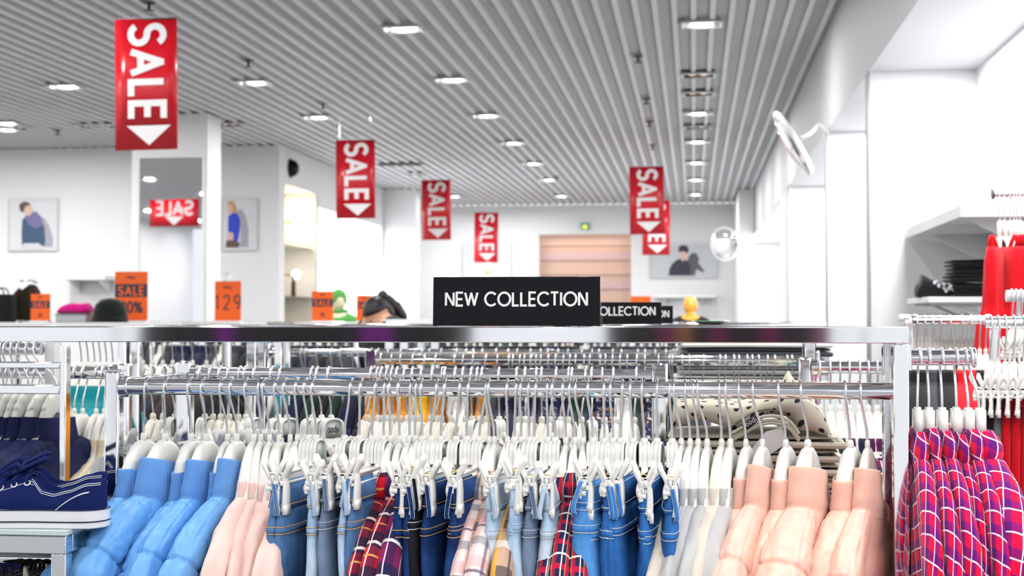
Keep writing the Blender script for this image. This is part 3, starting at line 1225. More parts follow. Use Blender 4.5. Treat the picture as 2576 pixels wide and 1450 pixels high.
def clip_panel():
    q = MB()
    poly = [(0, -.011), (.012, -.0125), (.018, -.018), (.019, -.03), (.018, -.042), (.0, -.044)]
    poly = poly + [(-a, b) for a, b in reversed(poly[1:-1])]
    q.prism(poly, lambda a, b, t_: V((t_, a, b)), (-.0062, .0062))
    return q.mesh('panel', GREYPL)


def lever(sg, longer):
    """one bowed clip lever; sg = side, longer = the jaw that hangs lower."""
    q = MB()
    z0 = -.022
    pts = [(sg * .0155, z0 + .004), (sg * .0145, z0 - .006), (sg * .0095, z0 - .016), (sg * .0058, z0 - .025), (sg * .0080, z0 - .034), (sg * .0080, z0 - .043 - longer * .6), (sg * .006, z0 - .049 - longer)]
    cs = spl([(a, 0, b) for a, b in pts], 4)
    wid = [(0, .005), (.12, .0115), (.4, .0115), (.6, .009), (.8, .0115), (1, .011)]
    rings = []
    for i, p in enumerate(cs):
        f = i / (len(cs) - 1)
        w = lerp(wid, f)
        tk = lerp([(0, .0024), (.15, .0042), (.45, .0036), (.6, .0028), (.8, .0038), (1, .0046)], f)
        d = (cs[min(i + 1, len(cs) - 1)] - cs[max(i - 1, 0)]).normalized()
        nrm = V((d.z, 0, -d.x))
        rings.append([p + V((0, w * sup(2 * PI * j / 10, 3)[0], 0)) + nrm * tk * sup(2 * PI * j / 10, 3)[1] for j in range(10)])
    q.loft(rings)
    return q


def clip_meshes():
    a = lever(-1, .0)
    b = lever(1, .028)
    # the box-shaped nose of the clip under the bar
    a.box((-.001, 0, -.055), (.015, .0195, .008))
    a.box((-.005, -.003, -.063), (.012, .016, .007))
    s = MB()
    c = [V((.0075 * math.cos(t_ * .35), -.006 + t_ * .0007, -.046 + .0075 * math.sin(t_ * .35))) for t_ in range(19)]
    s.tube(c, .0011, 6)
    s.tube([c[-1], (.010, .006, -.034)], .0011, 6)
    j = MB()
    j.box((.009, -.001, -.096), (.006, .020, .015))
    for v_ in j.v:
        pass
    b.v += []
    base = len(b.v)
    for v_ in j.v:
        b.v.append(v_)
    for f_, u_, m_ in zip(j.f, j.uv, j.m):
        b.f.append(tuple(i + base for i in f_))
        b.uv.append(u_)
        b.m.append(m_)
    return a.mesh('jaw', PLASTIC), b.mesh('jaw', PLASTIC), s.mesh('spring', BRASS)


def flat_body():
    """slim hanger with a tall rectangular neck block."""
    q = MB()
    q.box((0, 0, -.026), (.013, .03, .046))
    q.box((0, 0, -.003), (.010, .013, .008))
    rings = []
    m = 30
    for i in range(m + 1):
        y = -.150 + .30 * i / m
        a = abs(y)
        z = lerp([(0, -.052), (.03, -.064), (.05, -.092), (.065, -.112), (.1, -.138), (.15, -.176)], a)
        e = 1.0 if a < .141 else math.sqrt(max(.06, 1 - ((a - .141) / .0095) ** 2))
        rings.append([V((.0085 * e * sup(2 * PI * j / 12, 3)[0], y, z + .009 * e * sup(2 * PI * j / 12, 3)[1])) for j in range(12)])
    q.loft(rings)
    return q.mesh('body', PLASTIC)


M_COAT = coat_body(1.0)
M_COAT_T = coat_body(.78)
M_COAT_I = coat_body(.85, False, IVORY)
M_COAT_LOW = coat_body(.9, True)
M_CLIPF = clip_frame()
M_CLIPP = clip_panel()
M_JAW_A, M_JAW_B, M_SPRING = clip_meshes()
M_FLAT = flat_body()


def hanger(kind, xh, xn, Y, zr, label, group, yaw=0.0, rr=RR, low=False, flip=False, clip_drop=0.0, tilt=0.0):
    """hang one hanger on a rail: hook over the rail at xh, neck at xn. returns (root, neck z)."""
    zn = zr + rr + .0021 - .094
    nm = {'C': 'clip_hanger'}.get(kind, 'coat_hanger')
    t = thing(nm, label, 'hanger', (xn, Y, zn), yaw, group)
    hk = put('hook', hook_mesh(xh - xn, low, flip), t)
    hk.rotation_euler = Euler((tilt, 0, yaw)).to_matrix().inverted().to_euler()
    t.rotation_euler = (tilt, 0, yaw)
    if kind == 'C':
        put('frame', M_CLIPF, t)
        if not low:
            put('panel', M_CLIPP, t)
        for sy in (-1, 1):
            c = put('clip', M_JAW_A, t, (0, sy * .142, clip_drop))
            if not low:
                put('jaw', M_JAW_B, c)
                put('spring', M_SPRING, c)
            else:
                put('jaw', M_JAW_B, c)
    elif kind == 'F':
        put('body', M_FLAT, t)
    else:
        put('body', {'K': M_COAT, 'T': M_COAT_T, 'I': M_COAT_I, 'L': M_COAT_LOW}[kind], t)
    return t, zn


# ================================================================ GARMENTS (local: x across the rail's run, -y towards the shopper, z up, origin at the hanger neck)
def sleeve(q, side, path, rx, rn, n, k, mod, m=0, dense=6):
    pts = spl([(0, side * y, z) for y, z in path], dense)
    tot = len(pts) - 1
    L = 0
    rings = []
    for i, p in enumerate(pts):
        if i:
            L += (pts[i] - pts[i - 1]).length
        t_ = i / tot
        d = (pts[min(i + 1, tot)] - pts[max(i - 1, 0)]).normalized()
        nr = V((0, -d.z * side, d.y * side))
        if nr.z < 0 and i < tot * .3:
            nr = -nr
        a_, b_ = lerp(rx, t_), lerp(rn, t_)
        ring = []
        for j in range(n):
            an = 2 * PI * j / n
            c, s_ = sup(an, k)
            f = mod(t_, L, an) if mod else 1
            ring.append(p + V((c * a_ * f, 0, 0)) + nr * s_ * b_ * f)
        rings.append(ring)
    q.loft(rings, True, True, True, m)


def torso(q, prof, n, mod, m=0, k=2.6):
    """prof: list of (z, hx, hy)."""
    rings = []
    for i in range(len(prof) - 1):
        z0, a0, b0 = prof[i]
        z1, a1, b1 = prof[i + 1]
        ks = max(1, int((z0 - z1) / .012))
        for s_ in range(ks):
            t_ = s_ / ks
            rings.append((z0 + (z1 - z0) * t_, a0 + (a1 - a0) * t_, b0 + (b1 - b0) * t_))
    rings.append(prof[-1])
    R = []
    for z, a_, b_ in rings:
        ring = []
        for j in range(n):
            an = 2 * PI * j / n
            c, s_ = sup(an, k)
            f = mod(z, an) if mod else 1
            ring.append(V((a_ * c * f, b_ * s_ * (1 + (f - 1) * .3), z)))
        R.append(ring)
    q.loft(R, True, True, True, m)


def collar(q, prof, n, ribs=0, amp=.0006, m=0, tilt=.0):
    """prof: (z, rx, ry) going up the outside, over the lip and down the inside."""
    R = []
    for z, a_, b_ in prof:
        ring = []
        for j in range(n):
            an = 2 * PI * j / n
            e = amp * (math.cos(ribs * an) if ribs else 0)
            y = (b_ + e) * math.sin(an)
            ring.append(V(((a_ + e) * math.cos(an), y, z - tilt * y)))
        R.append(ring)
    q.loft(R, False, False, True, m)


def nz3(p, s):
    return MN.noise(V(p) * s)


SLP = [(.040, -.086), (.075, -.104), (.113, -.131), (.148, -.166), (.176, -.212), (.192, -.268), (.198, -.34), (.198, -.42), (.196, -.52)]


def puffer(seed, ribs=52, tall=.0, fat=1.0):
    R_ = random.Random(seed)
    ph = R_.uniform(-.01, .012)
    o = V((seed * 3.7, seed * 1.3, 0))
    seams = .056

    def smod(t_, L, an):
        u = (L + ph - .085) / seams
        if L < .10:
            f = 1 - .06 * math.exp(-((L - .025) / .003) ** 2)
        else:
            fr = u - math.floor(u)
            f = .925 + .105 * math.sin(PI * fr) ** .5 - .13 * math.exp(-(min(fr, 1 - fr) * seams / .0026) ** 2)
            f += .035 * math.exp(-(min(fr, 1 - fr) * seams / .014) ** 2) * math.sin(9 * an + 17 * math.floor(u + .5) + o.x)
        f -= .07 * math.exp(-((an - 2.25) / .05) ** 2) * min(1, max(0, (.13 - L) * 60)) + .07 * math.exp(-((an - .75) / .05) ** 2) * min(1, max(0, (.13 - L) * 60))
        w = nz3((math.cos(an) * 1.2 + o.x, math.sin(an) * 1.2 + o.y, L * 16), 1.6) * .085
        w += nz3((math.cos(an) * 2 + o.x, math.sin(an) * 2, L * 60 + o.y), 1.4) * .05
        return f + w * min(1, L / .05)

    def tmod(z, an):
        u = (-z + ph) / .062
        fr = u - math.floor(u)
        f = .80 + .24 * math.sin(PI * fr) ** .5 if z < -.12 else 1
        return f + nz3((math.cos(an) * 2 + o.x, math.sin(an) * 3, z * 14), 1.5) * .08

    b = MB()
    torso(b, [(-.066, .026, .050), (-.084, .030, .078), (-.105, .031, .098), (-.135, .035, .128), (-.2, .042, .155), (-.4, .050, .165), (-.56, .053, .17)], 28, tmod)
    sl = []
    for sd in (-1, 1):
        s_ = MB()
        sleeve(s_, sd, SLP, [(0, .025 * fat), (.12, .030 * fat), (.3, .037 * fat), (.45, .040 * fat), (1, .036 * fat)], [(0, .022), (.12, .026), (.3, .032), (.45, .040), (1, .038)], 72, 2.3, smod, 0, 20)
        sl.append(s_)
    c = MB()
    z0 = -.079
    h = .046 + tall
    collar(c, [(z0 - .016, .031, .078), (z0, .0325, .064), (z0 + .004, .0335, .0655), (z0 + h * .3, .0315, .0610), (z0 + h * .7, .0288, .0555), (z0 + h, .0272, .0530), (z0 + h + .003, .0262, .0515), (z0 + h, .0245, .049), (z0 + h * .5, .026, .052), (z0, .026, .052)], ribs * 4, ribs, .0007, 0, (.03 if tall < .01 else .14) + R_.uniform(-.04, .04))
    return b, sl, c


def cardigan(seed, ribs=44, thin=1.0, flute=.27):
    R_ = random.Random(seed)
    o = V((seed * 2.7, seed * 1.9, 0))

    def smod(t_, L, an):
        f = 1 + nz3((math.cos(an) * 1.2 + o.x, math.sin(an) * 1.2 + o.y, L * 14), 1.4) * .07 + nz3((math.cos(an) + o.x, math.sin(an) + o.y, L * 45), 1.4) * .05
        if L < .15:
            f -= .05 * math.exp(-((L - .165) / .005) ** 2)
        f -= .06 * math.exp(-((L - .172) / .004) ** 2)
        if L > .085:
            k_ = min(1, (L - .085) / .08)
            f += flute * k_ * (.5 * math.cos(5 * an + o.x + L * 3) + .5 * math.cos(3 * an + o.y))
        return f

    def tmod(z, an):
        k_ = min(1, max(0, (-z - .12) / .1))
        return 1 + .22 * k_ * math.cos(9 * an + o.x) + nz3((math.cos(an) * 2 + o.x, math.sin(an) * 3, z * 9), 1.5) * .07

    b = MB()
    torso(b, [(-.066, .020, .048), (-.084, .023, .076), (-.105, .024, .098), (-.135, .026, .128), (-.2, .030, .155), (-.4, .034, .172), (-.56, .036, .175)], 36, tmod)
    sl = []
    for sd in (-1, 1):
        s_ = MB()
        sleeve(s_, sd, SLP, [(0, .021 * thin), (.12, .024 * thin), (.3, .027 * thin), (.45, .029 * thin), (.75, .026 * thin), (1, .022 * thin)], [(0, .022), (.12, .026), (.3, .030), (.45, .034), (1, .028)], 36, 2.2, smod, 0, 10)
        sl.append(s_)
    c = MB()
    z0 = -.080
    h = .032
    collar(c, [(z0 - .014, .0245, .076), (z0, .025, .062), (z0 + .003, .0262, .0632), (z0 + h * .5, .0245, .0585), (z0 + h, .023, .055), (z0 + h + .002, .0215, .0535), (z0 + h, .020, .0515), (z0, .019, .051)], ribs * 4, ribs, .0005, 0, .02)
    return b, sl, c


def shirt(seed, thin=1.0, cup=.0):
    R_ = random.Random(seed)
    o = V((seed * 1.7, seed * 2.3, 0))

    def smod(t_, L, an):
        f = 1 + nz3((math.cos(an) * 1.3 + o.x, math.sin(an) * 1.3 + o.y, L * 15), 1.5) * .10
        f -= .05 * math.exp(-((L - .17) / .004) ** 2)
        if L > .14:
            k_ = min(1, (L - .14) / .1)
            f += .12 * k_ * math.cos(3 * an + o.x * 3 + L * 5) + .05 * k_ * math.cos(7 * an + o.y * 2)
        return f

    def tmod(z, an):
        k_ = min(1, max(0, (-z - .1) / .1))
        return 1 + .2 * k_ * math.cos(7 * an + o.x) + nz3((math.cos(an) * 2 + o.x, math.sin(an) * 3, z * 9), 1.5) * .1

    b = MB()
    torso(b, [(-.058, .018, .046), (-.078, .021, .074), (-.10, .021, .096), (-.13, .023, .126), (-.2, .026, .153), (-.4, .03, .17), (-.58, .033, .172)], 36, tmod)
    sl = []
    for sd in (-1, 1):
        s_ = MB()
        P = [(y * 1.0, z + .005) for y, z in SLP]
        sleeve(s_, sd, P, [(0, .019 * thin), (.12, .022 * thin), (.3, .0245 * thin), (.5, .028 * thin), (.8, .027 * thin), (1, .022 * thin)], [(0, .02), (.12, .025), (.3, .031), (.5, .036), (1, .028)], 32, 2.2, smod, 0, 10)
        sl.append(s_)
    c = MB()
    fl = .010 + cup
    collar(c, [(-.088, .020 + fl * .6, .070 + fl), (-.074, .0205 + fl, .058 + fl * 1.3), (-.068, .0225 + fl, .061 + fl * 1.3), (-.056, .0235 + fl * .9, .060 + fl), (-.044, .0225 + fl * .5, .056 + fl * .6), (-.036, .0205, .0525), (-.033, .018, .050), (-.038, .016, .048), (-.07, .015, .048)], 48, 0, 0, 0, .05 + R_.uniform(-.06, .06))
    return b, sl, c


SHAPES = {}


def garment(kind, seed, mats, name, label, cat, group, loc, yaw, extra=None):
    key = (kind, seed)
    if key not in SHAPES:
        fn = {'puffer': lambda: puffer(seed), 'puffer_tall': lambda: puffer(seed, 52, .011, 1.02), 'cardigan': lambda: cardigan(seed), 'shirt': lambda: shirt(seed), 'shirt_wide': lambda: shirt(seed, 1.25, .003)}[kind]
        SHAPES[key] = fn()
    mk = (kind, seed, mats[0].name)
    if mk not in SHAPES:
        b, sl, c = SHAPES[key]
        SHAPES[mk] = (b.mesh('body', mats[0]), [x.mesh('sleeve', mats[1]) for x in sl], c.mesh('collar', mats[2]))
    b, sl, c = SHAPES[mk]
    t = thing(name, label, cat, loc, yaw, group)
    put('body', b, t)
    for x in sl:
        put('sleeve', x, t)
    put('collar', c, t)
    return t


def jeans_parts(seed, wid=1.0):
    R_ = random.Random(seed)
    o = seed * 2.31

    def fold(z, an):
        return 1 + nz3((math.cos(an) * 1.5 + o, math.sin(an) * 2.5, z * 22), 1.3) * .16

    wb = MB()
    R1 = []
    prof = [(-.068, .0065, .147), (-.070, .0085, .150), (-.080, .012, .151), (-.094, .0155, .1515), (-.1075, .0180, .152), (-.1095, .0170, .151)]
    for z, a_, b_ in prof:
        R1.append([V((a_ * wid * sup(2 * PI * j / 32, 3)[0] + .002 * math.sin(z * 90 + o), b_ * sup(2 * PI * j / 32, 5)[1], z)) for j in range(32)])
    wb.loft(R1)
    bd = MB()
    R1 = []
    zs = [(-.1075, .0160, .149), (-.12, .0190, .152), (-.135, .0205, .155), (-.1395, .0210, .156), (-.1405, .0228, .158), (-.146, .0228, .158), (-.147, .0210, .157), (-.17, .0222, .16), (-.2, .0235, .163), (-.24, .025, .165), (-.29, .025, .164)]
    z0, a0, b0 = zs[0]
    full = []
    for (z0, a0, b0), (z1, a1, b1) in zip(zs, zs[1:]):
        ks = max(1, int((z0 - z1) / .008))
        full += [(z0 + (z1 - z0) * s_ / ks, a0 + (a1 - a0) * s_ / ks, b0 + (b1 - b0) * s_ / ks) for s_ in range(ks)]
    full.append(zs[-1])
    for z, a_, b_ in full:
        R1.append([V((a_ * wid * sup(2 * PI * j / 32, 2.8)[0] * fold(z, 2 * PI * j / 32) + .004 * math.sin(z * 30 + o) * min(1, (-z - .1) * 9), b_ * sup(2 * PI * j / 32, 4)[1], z)) for j in range(32)])
    bd.loft(R1)
    for sd in (-1, 1):
        R1 = []
        for i in range(12):
            z = -.28 - .46 * i / 11
            hy = .083 - .022 * i / 11
            R1.append([V((.024 * wid * sup(2 * PI * j / 24, 2.6)[0] * fold(z, 2 * PI * j / 24) + .004 * math.sin(z * 30 + o), sd * .083 + hy * sup(2 * PI * j / 24, 3)[1], z)) for j in range(24)])
        bd.loft(R1)
    st = MB()
    for z, a_, b_ in ((-.0715, .0090, .1503), (-.1045, .0177, .1522), (-.1385, .0210, .1558), (-.149, .0212, .1572)):
        pts = [V((a_ * wid * sup(2 * PI * j / 40, 3)[0] * (fold(z, 2 * PI * j / 40) if z < -.12 else 1) * 1.02 + (.002 * math.sin(z * 90 + o) if z > -.11 else .004 * math.sin(z * 30 + o) * min(1, (-z - .1) * 9)), (b_ + .0008) * sup(2 * PI * j / 40, 4.5)[1], z)) for j in range(41)]
        st.tube(pts, .0007, 5)
    lp = MB()
    edge = MB()
    sd = 1 if R_.random() < .75 else -1
    # belt loop and turned waist tab at the near end: J-shaped strip with pale edges
    base = [V((p_[0] * wid, p_[1], p_[2])) for p_ in (V((sd * .004, -.1525, -.072)), V((sd * .0085, -.1545, -.088)), V((sd * .0125, -.1555, -.104)), V((sd * .0140, -.1555, -.115)), V((sd * .0120, -.1545, -.121)))]
    cs = spl(base, 5)
    for e in (-1, 1):
        edge.tube([p + V((e * .0031, -.0006, 0)) for p in cs], .0006, 5)
    rings = []
    for p in cs:
        rings.append([p + V((-.0031, .0015, 0)), p + V((.0031, .0015, 0)), p + V((.0031, -.0010, 0)), p + V((-.0031, -.0010, 0))])
    lp.loft(rings)
    return wb, bd, st, lp, edge


JE = {}


def jeans(seed, wid, dm, stitch, edgem, label, group, loc, yaw):
    k = (seed, wid)
    if k not in JE:
        JE[k] = jeans_parts(seed, wid)
    mk = (seed, wid, dm.name)
    if mk not in JE:
        wb, bd, st, lp, ed = JE[k]
        JE[mk] = (wb.mesh('waistband', dm), bd.mesh('legs', dm), st.mesh('stitching', stitch), lp.mesh('belt_loop', dm), ed.mesh('loop_edging', edgem))
    a = JE[mk]
    t = thing('jeans', label, 'jeans', loc, yaw, group)
    w = put('waistband', a[0], t)
    put('legs', a[1], t)
    put('stitching', a[2], t)
    if random.Random(label).random() < .72:
        l = put('belt_loop', a[3], t)
        put('loop_edging', a[4], l)
    return t


# ---------------------------------------------------------------- cloth materials
PUFB = paint('pale_blue_nylon', (.16, .43, .86), .42, 0, .03, 8, .5, 38)
RIBB = fabric('pale_blue_rib', (.15, .36, .78))
PINK = fabric('pale_pink_knit', (.94, .66, .60), .85, .06)
PEACH = paint('peach_nylon', (.96, .57, .46), .42, 0, .03, 8, .5, 38)
RIBP = fabric('peach_rib', (.95, .55, .44))
GREYK = fabric('pale_grey_melange', (.52, .515, .515), .9, .2, 500)
GREYK2 = fabric('pale_sand_melange', (.72, .64, .55), .9, .12, 500)
D_MID = denim('mid_blue_denim', (.016, .05, .16), (.17, .36, .68), 1)
D_LIGHT = denim('light_blue_denim', (.16, .33, .60), (.62, .78, .93), 2)
D_PALE = denim('pale_washed_denim', (.34, .52, .74), (.78, .87, .95), 3)
D_DARK = denim('dark_indigo_denim', (.004, .015, .08), (.03, .10, .33), 4)
D_BLUE = denim('strong_blue_denim', (.006, .045, .21), (.05, .22, .60), 5)
D_SKY = denim('bright_blue_denim', (.02, .14, .50), (.14, .42, .88), 6)
D_GREY = denim('grey_blue_denim', (.05, .08, .15), (.22, .30, .44), 7)
D_BLACK = denim('black_denim', (.003, .003, .005), (.02, .02, .028), 8)
ST_OR = paint('ochre_stitching', (.72, .42, .12), .7, 0, .05, 50)
ST_PA = paint('pale_stitching', (.66, .70, .74), .7, 0, .05, 50)
EDGE = paint('pale_seam_edge', (.45, .54, .66), .8, 0, .08, 60)
NV = (.012, .016, .065)
PL_RED = plaid('red_black_plaid', (.62, .008, .02), [(1, .056, .0, .026, (.02, .012, .03), .92), (0, .05, .01, .022, (.03, .015, .05), .75), (1, .056, .040, .005, (.92, .78, .74), .95), (0, .05, .036, .004, (.92, .78, .74), .9), (1, .056, .018, .003, (.85, .35, .1), .8)])
PL_PUR = plaid('purple_navy_plaid', (.24, .008, .12), [(1, .054, .0, .024, NV, .9), (0, .046, .01, .020, NV, .75), (1, .054, .038, .0055, (.93, .80, .85), .95), (0, .046, .035, .0035, (.93, .8, .85), .8)])
PL_PNK = plaid('pale_pink_plaid', (.93, .80, .78), [(1, .075, .0, .016, (.92, .42, .42), .6), (0, .062, .0, .014, (.92, .42, .42), .5), (1, .075, .032, .014, (.20, .24, .30), .6), (0, .062, .03, .008, (.12, .1, .18), .75), (1, .075, .055, .004, (.12, .08, .14), .8)])
PL_ORG = plaid('orange_brown_plaid', (.62, .40, .30), [(1, .08, .0, .024, (.09, .08, .09), .8), (0, .066, .0, .018, (.95, .48, .06), .9), (1, .08, .04, .012, (.93, .8, .7), .85), (0, .066, .034, .006, (.08, .07, .08), .85), (1, .08, .062, .005, (.9, .4, .3), .8)])
PL_NVY = plaid('navy_crimson_plaid', (.018, .02, .07), [(1, .038, .0, .008, (.55, .01, .05), .9), (0, .032, .0, .007, (.55, .01, .05), .85), (1, .038, .016, .0032, (.93, .88, .82), .95), (0, .032, .014, .003, (.93, .88, .82), .9), (0, .032, .024, .0025, (.85, .3, .12), .8)])
PL_MAG = plaid('magenta_check', (.84, .004, .06), [(0, .034, .0, .013, (.04, .008, .20), .68), (1, .034, .0, .013, (.04, .008, .20), .68), (0, .034, .021, .0024, (.97, .86, .94), .97), (1, .034, .021, .0024, (.97, .86, .94), .97)], rot=.30)

# ---------------------------------------------------------------- the front rail, left to right: (hook px, neck px, hanger, garment, seed, yaw)
ROW = [
    (376, 361, 'K', 'blue', 1, -.48), (420, 415, 'K', 'blue', 2, -.38), (482, 480, 'K', 'blue', 3, -.34), (511, 519, 'K', 'blue', 2, -.28), (561, 572, 'T', 'blue', 3, -.24), (584, 596, 'K', 'blue', 1, -.20),
    (621, 639, 'T', 'pink', 1, -.04), (654, 656, 'T', 'pink', 2, .02), (668, 678, 'T', 'pink', 3, .0), (695, 702, 'K', 'pink', 2, -.02), (720, 730, 'T', 'pink', 1, .05), (751, 748, 'K', 'pink', 3, .0),
    (773, 776, 'C', 'mid', 1, -.02), (792, 795, 'C', 'mid2', 2, .03), (883, 867, 'C', 'light', 3, .02), (912, 904, 'C', 'grey', 4, .0), (949, 936, 'C', 'light', 1, -.02), (974, 965, 'C', 'mid', 2, .04),
    (982, 982, 'T', 'red', 1, -.10), (1006, 1005, 'T', 'purple', 2, -.06), (1036, 1030, 'T', 'red', 3, -.14), (1048, 1044, 'T', 'purple', 1, -.05),
    (1060, 1062, 'C', 'dark', 2, .04), (1101, 1083, 'C', 'dark', 3, .0), (1120, 1109, 'C', 'black', 4, .02), (1159, 1147, 'C', 'dark', 1, -.03), (1181, 1174, 'C', 'dark', 2, .02), (1223, 1206, 'C', 'dark', 4, .0),
    (1227, 1231, 'T', 'pinkplaid', 1, -.12), (1232, 1243, 'T', 'orange', 2, -.10), (1280, 1277, 'T', 'pinkplaid', 3, -.14), (1300, 1294, 'C', 'pale', 3, -.02), (1311, 1311, 'T', 'orange', 3, -.06), (1328, 1331, 'C', 'light2', 2, .02), (1348, 1343, 'C', 'light2', 1, .04),
    (1375, 1378, 'C', 'grey', 4, .02), (1390, 1396, 'C', 'pale', 2, .04), (1414, 1423, 'T', 'navy', 1, -.10), (1431, 1446, 'T', 'navy', 2, -.06), (1450, 1467, 'T', 'navy', 3, .02),
    (1480, 1492, 'C', 'sky', 2, .04), (1517, 1520, 'C', 'sky', 1, .02), (1536, 1542, 'C', 'blue2', 3, .04), (1564, 1560, 'C', 'blue2', 4, .02), (1586, 1592, 'C', 'blue2', 1, .02), (1615, 1621, 'C', 'blue2', 2, .06), (1652, 1653, 'C', 'blue2', 3, .02), (1685, 1691, 'C', 'blue2', 1, .0),
    (1694, 1714, 'T', 'sand', 1, -.24), (1724, 1736, 'T', 'grey3', 2, -.22), (1743, 1756, 'T', 'grey3', 3, -.20), (1756, 1779, 'T', 'grey3', 1, -.18), (1809, 1815, 'I', 'sand', 2, -.26), (1824, 1837, 'T', 'grey3', 3, -.24),
    (1855, 1876, 'K', 'peach', 1, -.30), (1892, 1918, 'K', 'peach', 2, -.34), (1954, 1976, 'K', 'peach', 3, -.36), (2010, 2032, 'K', 'peach', 2, -.34), (2124, 2138, 'K', 'peach', 3, -.42), (2164, 2182, 'I', 'peach', 1, -.34),
]
WORDS = {
    'blue': ('pale blue puffer jacket', 'puffer_jacket', 'jacket', 'pale blue puffer jackets on the front rail', 'next to the square chrome post'),
    'pink': ('pale pink knit cardigan', 'cardigan', 'cardigan', 'pale pink cardigans on the front rail', 'beside the blue jackets'),
    'peach': ('peach puffer jacket', 'puffer_jacket', 'jacket', 'peach puffer jackets on the front rail', 'at the right end of the front rail'),
    'grey3': ('pale grey knit cardigan', 'cardigan', 'cardigan', 'grey and sand cardigans on the front rail', 'beside the peach jackets'),
    'sand': ('sand beige knit cardigan', 'cardigan', 'cardigan', 'grey and sand cardigans on the front rail', 'beside the peach jackets'),
    'red': ('red and black plaid shirt', 'plaid_shirt', 'shirt', 'red and purple plaid shirts on the front rail', 'between light and dark jeans'),
    'purple': ('purple and navy plaid shirt', 'plaid_shirt', 'shirt', 'red and purple plaid shirts on the front rail', 'between light and dark jeans'),
    'pinkplaid': ('pale pink plaid shirt', 'plaid_shirt', 'shirt', 'pink and orange plaid shirts on the front rail', 'in the middle of the front rail'),
    'orange': ('orange and brown plaid shirt', 'plaid_shirt', 'shirt', 'pink and orange plaid shirts on the front rail', 'in the middle of the front rail'),
    'navy': ('navy and crimson plaid shirt', 'plaid_shirt', 'shirt', 'navy plaid shirts on the front rail', 'left of the bright blue jeans'),
    'mid': ('mid blue jeans', D_MID, ST_OR), 'mid2': ('washed mid blue jeans', D_MID, ST_OR), 'light': ('light blue jeans', D_LIGHT, ST_OR), 'light2': ('light blue jeans', D_LIGHT, ST_PA), 'grey': ('grey blue jeans', D_GREY, ST_PA), 'dark': ('dark indigo jeans', D_DARK, ST_OR),
    'black': ('black jeans', D_BLACK, ST_PA), 'pale': ('pale washed jeans', D_PALE, ST_PA), 'sky': ('bright blue jeans', D_SKY, ST_PA), 'blue2': ('strong blue jeans', D_BLUE, ST_PA),
}
CLOTH = {'blue': ('puffer', (PUFB, PUFB, RIBB)), 'peach': ('puffer_tall', (PEACH, PEACH, RIBP)), 'pink': ('cardigan', (PINK, PINK, PINK)), 'grey3': ('cardigan', (GREYK, GREYK, GREYK)), 'sand': ('cardigan', (GREYK2, GREYK2, GREYK2)),
         'red': ('shirt', (PL_RED,) * 3), 'purple': ('shirt', (PL_PUR,) * 3), 'pinkplaid': ('shirt', (PL_PNK,) * 3), 'orange': ('shirt', (PL_ORG,) * 3), 'navy': ('shirt', (PL_NVY,) * 3)}
cnt = {}
DROP = {'puffer': -.026, 'puffer_tall': -.026, 'cardigan': -.028, 'shirt': -.020}
jc = 0
RJ = random.Random(5)
NX = [at(r[1], 1100, YR).x for r in ROW]
TILT = {('blue', 1): .05, ('blue', 2): -.02, ('blue', 3): .15, ('blue', 4): .03, ('blue', 5): .12, ('blue', 6): -.04, ('peach', 1): .10, ('peach', 2): -.04, ('peach', 3): .12, ('peach', 4): .0, ('peach', 5): .12, ('peach', 6): .02}
for i, (hp, np_, hk, g, seed, yaw) in enumerate(ROW):
    xh = at(hp, 979, YR).x
    xn = NX[i]
    w = WORDS[g]
    cnt[g] = cnt.get(g, 0) + 1
    gaps = [abs(NX[k] - NX[i]) for k in (i - 1, i + 1) if 0 <= k < len(NX)]
    gap = sum(gaps) / len(gaps)
    if hk == 'C':
        jc += 1
        yaw += -.08 + RJ.uniform(-.09, .09)
        drop = RJ.uniform(-.012, .004)
        lab = '%s, %s pair of jeans from the left on the front rail' % (w[0], nth(jc))
        hl = 'white clip hanger gripping the %s pair of jeans from the left on the front rail' % nth(jc)
        hanger('C', xh, xn, YR, ZR, hl, 'clip hangers on the front rail', yaw, RR, False, False, drop)
        zn = ZR + RR + .0021 - .094
        o = jeans(seed, RJ.choice((.56, .64, .72)) if g != 'sky' else 1.2, w[1], w[2], EDGE if g not in ('black',) else ST_PA, lab, 'jeans on the front rail', (xn, YR, zn + drop + .016), yaw)
    else:
        lab = '%s %s from the left on the front rail' % (nth(cnt[g]), w[0])
        hl = '%s coat hanger inside the %s %s from the left' % ('ivory' if hk == 'I' else 'white', nth(cnt[g]), w[0])
        tl = TILT.get((g, cnt[g]), RJ.uniform(-.04, .08))
        hr, zn = hanger(hk, xh, xn, YR, ZR, hl, 'coat hangers on the front rail', yaw, tilt=tl)
        kd, ms = CLOTH[g]
        if kd == 'puffer' or kd == 'puffer_tall':
            kd = 'puffer_tall' if (g, cnt[g]) in (('blue', 2), ('blue', 4), ('blue', 6), ('peach', 2), ('peach', 4), ('peach', 6)) else 'puffer'
        R0 = Euler((tl, 0, yaw)).to_matrix()
        o = garment(kd, seed, ms, w[1], lab, w[2], w[3], V((xn, YR, zn)) + R0 @ V((0, 0, DROP.get(kd, -.022))), yaw)
        o.rotation_euler = (tl, 0, yaw)
        if g in ('blue', 'peach'):
            o.scale = (min(1.0, max(.62, gap / .050)), 1, 1)
        else:
            o.scale = (min(1.05, max(.68, gap / .026)), 1, 1)
        for c_ in hr.children:
            if c_.name.startswith('body'):
                c_.scale = (min(1, o.scale.x * 1.12), 1, 1)

